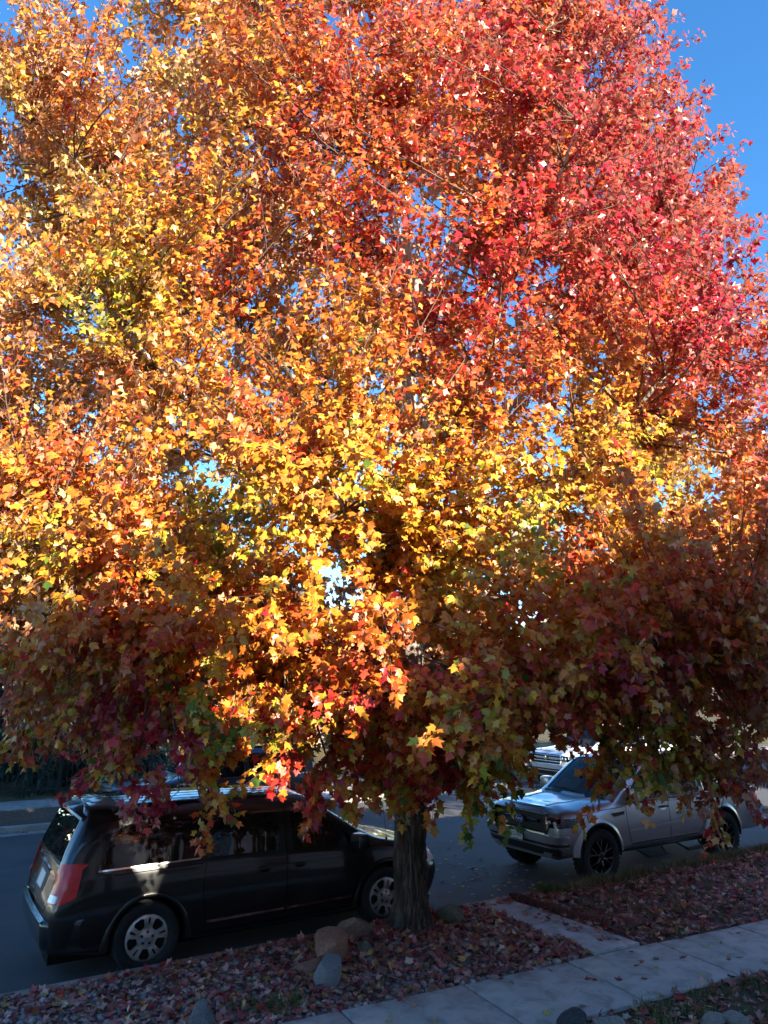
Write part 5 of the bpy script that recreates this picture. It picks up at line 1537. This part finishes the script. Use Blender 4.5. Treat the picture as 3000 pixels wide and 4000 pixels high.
def leafy_tree(x, y, hgt, rad, label, name, hue0, seed, n=5200, group=None, size=(.16, .30)):
    r = np.random.default_rng(seed)
    root = tag(empty(name, (x, y, .1)), label, 'tree', group)
    MB().tube([(0, 0, 0), (.06, .02, hgt * .3), (0, 0, hgt * .8)], [rad * .07, rad * .055, .02], 10).build('trunk', M['bark'], root, True)
    br = MB(); P, O = [], []
    for k in range(60):
        a = k * 2.4; zt = hgt * (.30 + .66 * ((k + .5) / 60)); R = rad * math.sin(math.pi * np.clip((zt / hgt - .16) / .86, 0, 1)) ** .6 * r.uniform(.7, 1.05)
        tip = np.array([R * math.cos(a), R * math.sin(a), zt]); b0 = np.array([0, 0, max(hgt * .16, zt * .55)]); q = bez(b0, (b0 + tip) / 2 + np.array([0, 0, -.03 * hgt]), tip, 6)
        br.tube([tuple(v) for v in q], list(np.linspace(rad * .02, .008, 6)), 5, False)
        m = n // 60; t = r.uniform(.35, 1.05, m); i = np.minimum((t * 5).astype(int), 4)
        pos = q[i] + (q[np.minimum(i + 1, 5)] - q[i]) * (t * 5 - i)[:, None] + r.normal(0, rad * .10, (m, 3))
        P.append(pos); O.append(np.repeat((tip / (np.linalg.norm(tip) + 1e-6))[None], m, 0))
    br.build('branches', M['bark'], root)
    P = np.concatenate(P); O = np.concatenate(O); m = len(P)
    A = r.normal(0, .6, (m, 3)); A[:, 2] -= .7
    V, F, Cc = leaves(P, A, O * .6 + r.normal(0, .5, (m, 3)) + np.array([0, 0, .4]), r.uniform(size[0], size[1], m), r.uniform(0, .5, m), hue(hue0 + r.normal(0, .08, m)), r)
    tag(link(bpy.data.objects.new('crown', tri_mesh('crown', V, F, M['leaf'], color=Cc)), root), kind='stuff')
    return root
conifer(-2.3, 26.0, 7.5, 2.6, 'dark conifer at the far left behind the fence', 4)
leafy_tree(15.4, 7.45, 8.6, 3.7, 'second red maple rising at the right edge beyond the truck', 'maple_tree', .30, 35, 10000, None, (.085, .125))
leafy_tree(8.6, 27.5, 5.6, 2.6, 'dark green bushy tree behind the sport utility car', 'yard_tree', 1.16, 36, 2400, None, (.2, .36))
leafy_tree(12.6, 28.5, 6.0, 2.8, 'rust coloured yard tree behind the maple trunk', 'yard_tree', .42, 37, 2400, None, (.2, .36))
leafy_tree(19.5, 27.5, 6.4, 2.8, 'olive yard tree behind the white pickup', 'yard_tree', 1.05, 38, 2400, None, (.2, .36))
leafy_tree(27.0, 24.0, 7.5, 3.4, 'brown orange street tree far along the opposite side', 'street_tree', .50, 31, 3400)
leafy_tree(24.0, 40.0, 8.0, 4.0, 'rounded green yard tree beyond the white pickup', 'yard_tree', 1.12, 32, 3000)
leafy_tree(15.5, 38.0, 6.0, 3.0, 'small golden yard tree in front of the tan house', 'yard_tree', .72, 33, 2400)
leafy_tree(-5.5, 27.0, 9.5, 4.0, 'golden yard tree farther left behind the iron fence', 'street_tree', .70, 34, 3000)

def house(name, x0, x1, y0, y1, eave, peak_x, peak, wall_m, label, front, wins, door_x):
    """gabled house: ridge runs back from the street; front = y of the street wall"""
    root = tag(empty(name, ((x0 + x1) / 2, front, .1)), label, 'house')
    ox, oy = (x0 + x1) / 2, front; d = 1 if y1 > front else -1
    yb = y1 if d > 0 else y0
    L = lambda p: (p[0] - ox, p[1] - oy, p[2] - .1)
    eL, eR = (eave if hasattr(eave, '__len__') else (eave, eave))
    pts = [(x0, 0), (x1, 0), (x1, eR), (peak_x, peak), (x0, eL)]
    V = [L((p[0], front, p[1])) for p in pts] + [L((p[0], yb, p[1])) for p in pts]
    F = [(0, 1, 2, 3, 4), (9, 8, 7, 6, 5)] + [(i, 5 + i, 5 + (i + 1) % 5, (i + 1) % 5) for i in range(5)]
    mk('wall', V, F, wall_m, root)
    oh = .45; sl = (peak - eL) / (peak_x - x0); sr = (peak - eR) / (x1 - peak_x)
    fy = front - d * oh; by = yb + d * oh
    for (xa, za, s_) in ((x0 - oh, eL - oh * sl, 1), (x1 + oh, eR - oh * sr, -1)):
        q = [(xa, za + .02), (peak_x, peak + .02), (peak_x, peak + .20), (xa, za + .20)]
        V = [L((p[0], fy, p[1])) for p in q] + [L((p[0], by, p[1])) for p in q]
        rf = mk('roof', V, [(0, 1, 2, 3), (7, 6, 5, 4), (0, 4, 5, 1), (1, 5, 6, 2), (2, 6, 7, 3), (3, 7, 4, 0)], M['roofing'], root)
        V = [L((p[0], fy - d * .03, p[1] - (.02 if i < 2 else .0))) for i, p in enumerate(q)] + [L((p[0], fy - d * .002, p[1] - (.02 if i < 2 else 0))) for i, p in enumerate(q)]
        mk('rake_board', V, [(0, 1, 2, 3), (7, 6, 5, 4), (0, 4, 5, 1), (1, 5, 6, 2), (2, 6, 7, 3), (3, 7, 4, 0)], M['trim'], rf)
    for (wx, wz, ww_, wh) in wins:
        ys = (-.05 * d, -.01 * d)
        fr = MB().box(wx - ww_ / 2 - .08 - ox, wx + ww_ / 2 + .08 - ox, min(-.05 * d, .05 * d), max(-.05 * d, .05 * d), wz - .08 - .1, wz + wh + .08 - .1).build('window', M['trim'], root)
        MB().box(wx - ww_ / 2 - ox, wx - .02 - ox, min(-.06 * d, 0), max(-.06 * d, 0), wz - .1, wz + wh - .1).build('pane', M['window_glass'], fr)
        MB().box(wx + .02 - ox, wx + ww_ / 2 - ox, min(-.06 * d, 0), max(-.06 * d, 0), wz - .1, wz + wh - .1).build('pane', M['window_glass'], fr)
    dr = MB().box(door_x - .5 - ox, door_x + .5 - ox, min(-.06 * d, .02), max(-.06 * d, .02), .35 - .1, 2.45 - .1).build('door', M['door'], root)
    MB().lathe([(.03, 0), (.03, .05), (.001, .06)], 12, center=(door_x + .4 - ox, -.13 * d if d > 0 else .07, 1.25)).build('handle', M['chrome'], dr)
    return root
# the unseen house the picture is taken from: roof line shaped to cast the shade
house('house', 4.42, 21.0, -13.0, -3.0, (5.75, 6.3), 4.9, 6.95, M['siding2'], 'unseen pale grey two storey house behind the viewer, long low roof shaped to cast shade', -3.0,
      [(6.0, 1.1, 1.6, 1.4), (13.5, 1.1, 1.8, 1.4), (17.5, 1.1, 1.6, 1.3), (7.2, 4.0, 1.4, 1.2), (9.8, 4.0, 1.4, 1.2), (13.5, 4.0, 1.6, 1.3)], 9.2)
house('house', -9.0, 3.85, -12.0, -3.0, (6.5, 5.55), 3.15, 7.15, M['siding'], 'added unseen cream two storey house behind the viewer to the left, roof shaped for shade and a sun gap', -3.0,  # added unseen house; its roof end leaves the notch for the sun patch
      [(.9, 1.1, 1.4, 1.3), (.9, 4.0, 1.4, 1.3), (-4, 1.1, 1.6, 1.3), (-4, 4.0, 1.6, 1.3)], 2.4)
house('house', 23.5, 38.0, -14.0, -3.0, (5.6, 5.6), 30.0, 9.2, M['siding'], 'added unseen cream two storey neighbouring house behind the viewer to the right, extending the shade', -3.0,  # added unseen house that carries the cast shade farther right
      [(26, 1.1, 1.6, 1.3), (34, 1.1, 1.6, 1.3), (27, 4.0, 1.6, 1.3), (33, 4.0, 1.6, 1.3)], 30.5)
house('house', 9.0, 21.0, 33.0, 44.0, (3.3, 3.3), 15.0, 5.9, M['siding3'], 'tan single storey house across the street behind the maple', 33.0,
      [(11.2, 1.0, 1.8, 1.3), (18.6, 1.0, 2.0, 1.3), (15.0, 3.6, .9, .8)], 14.6)
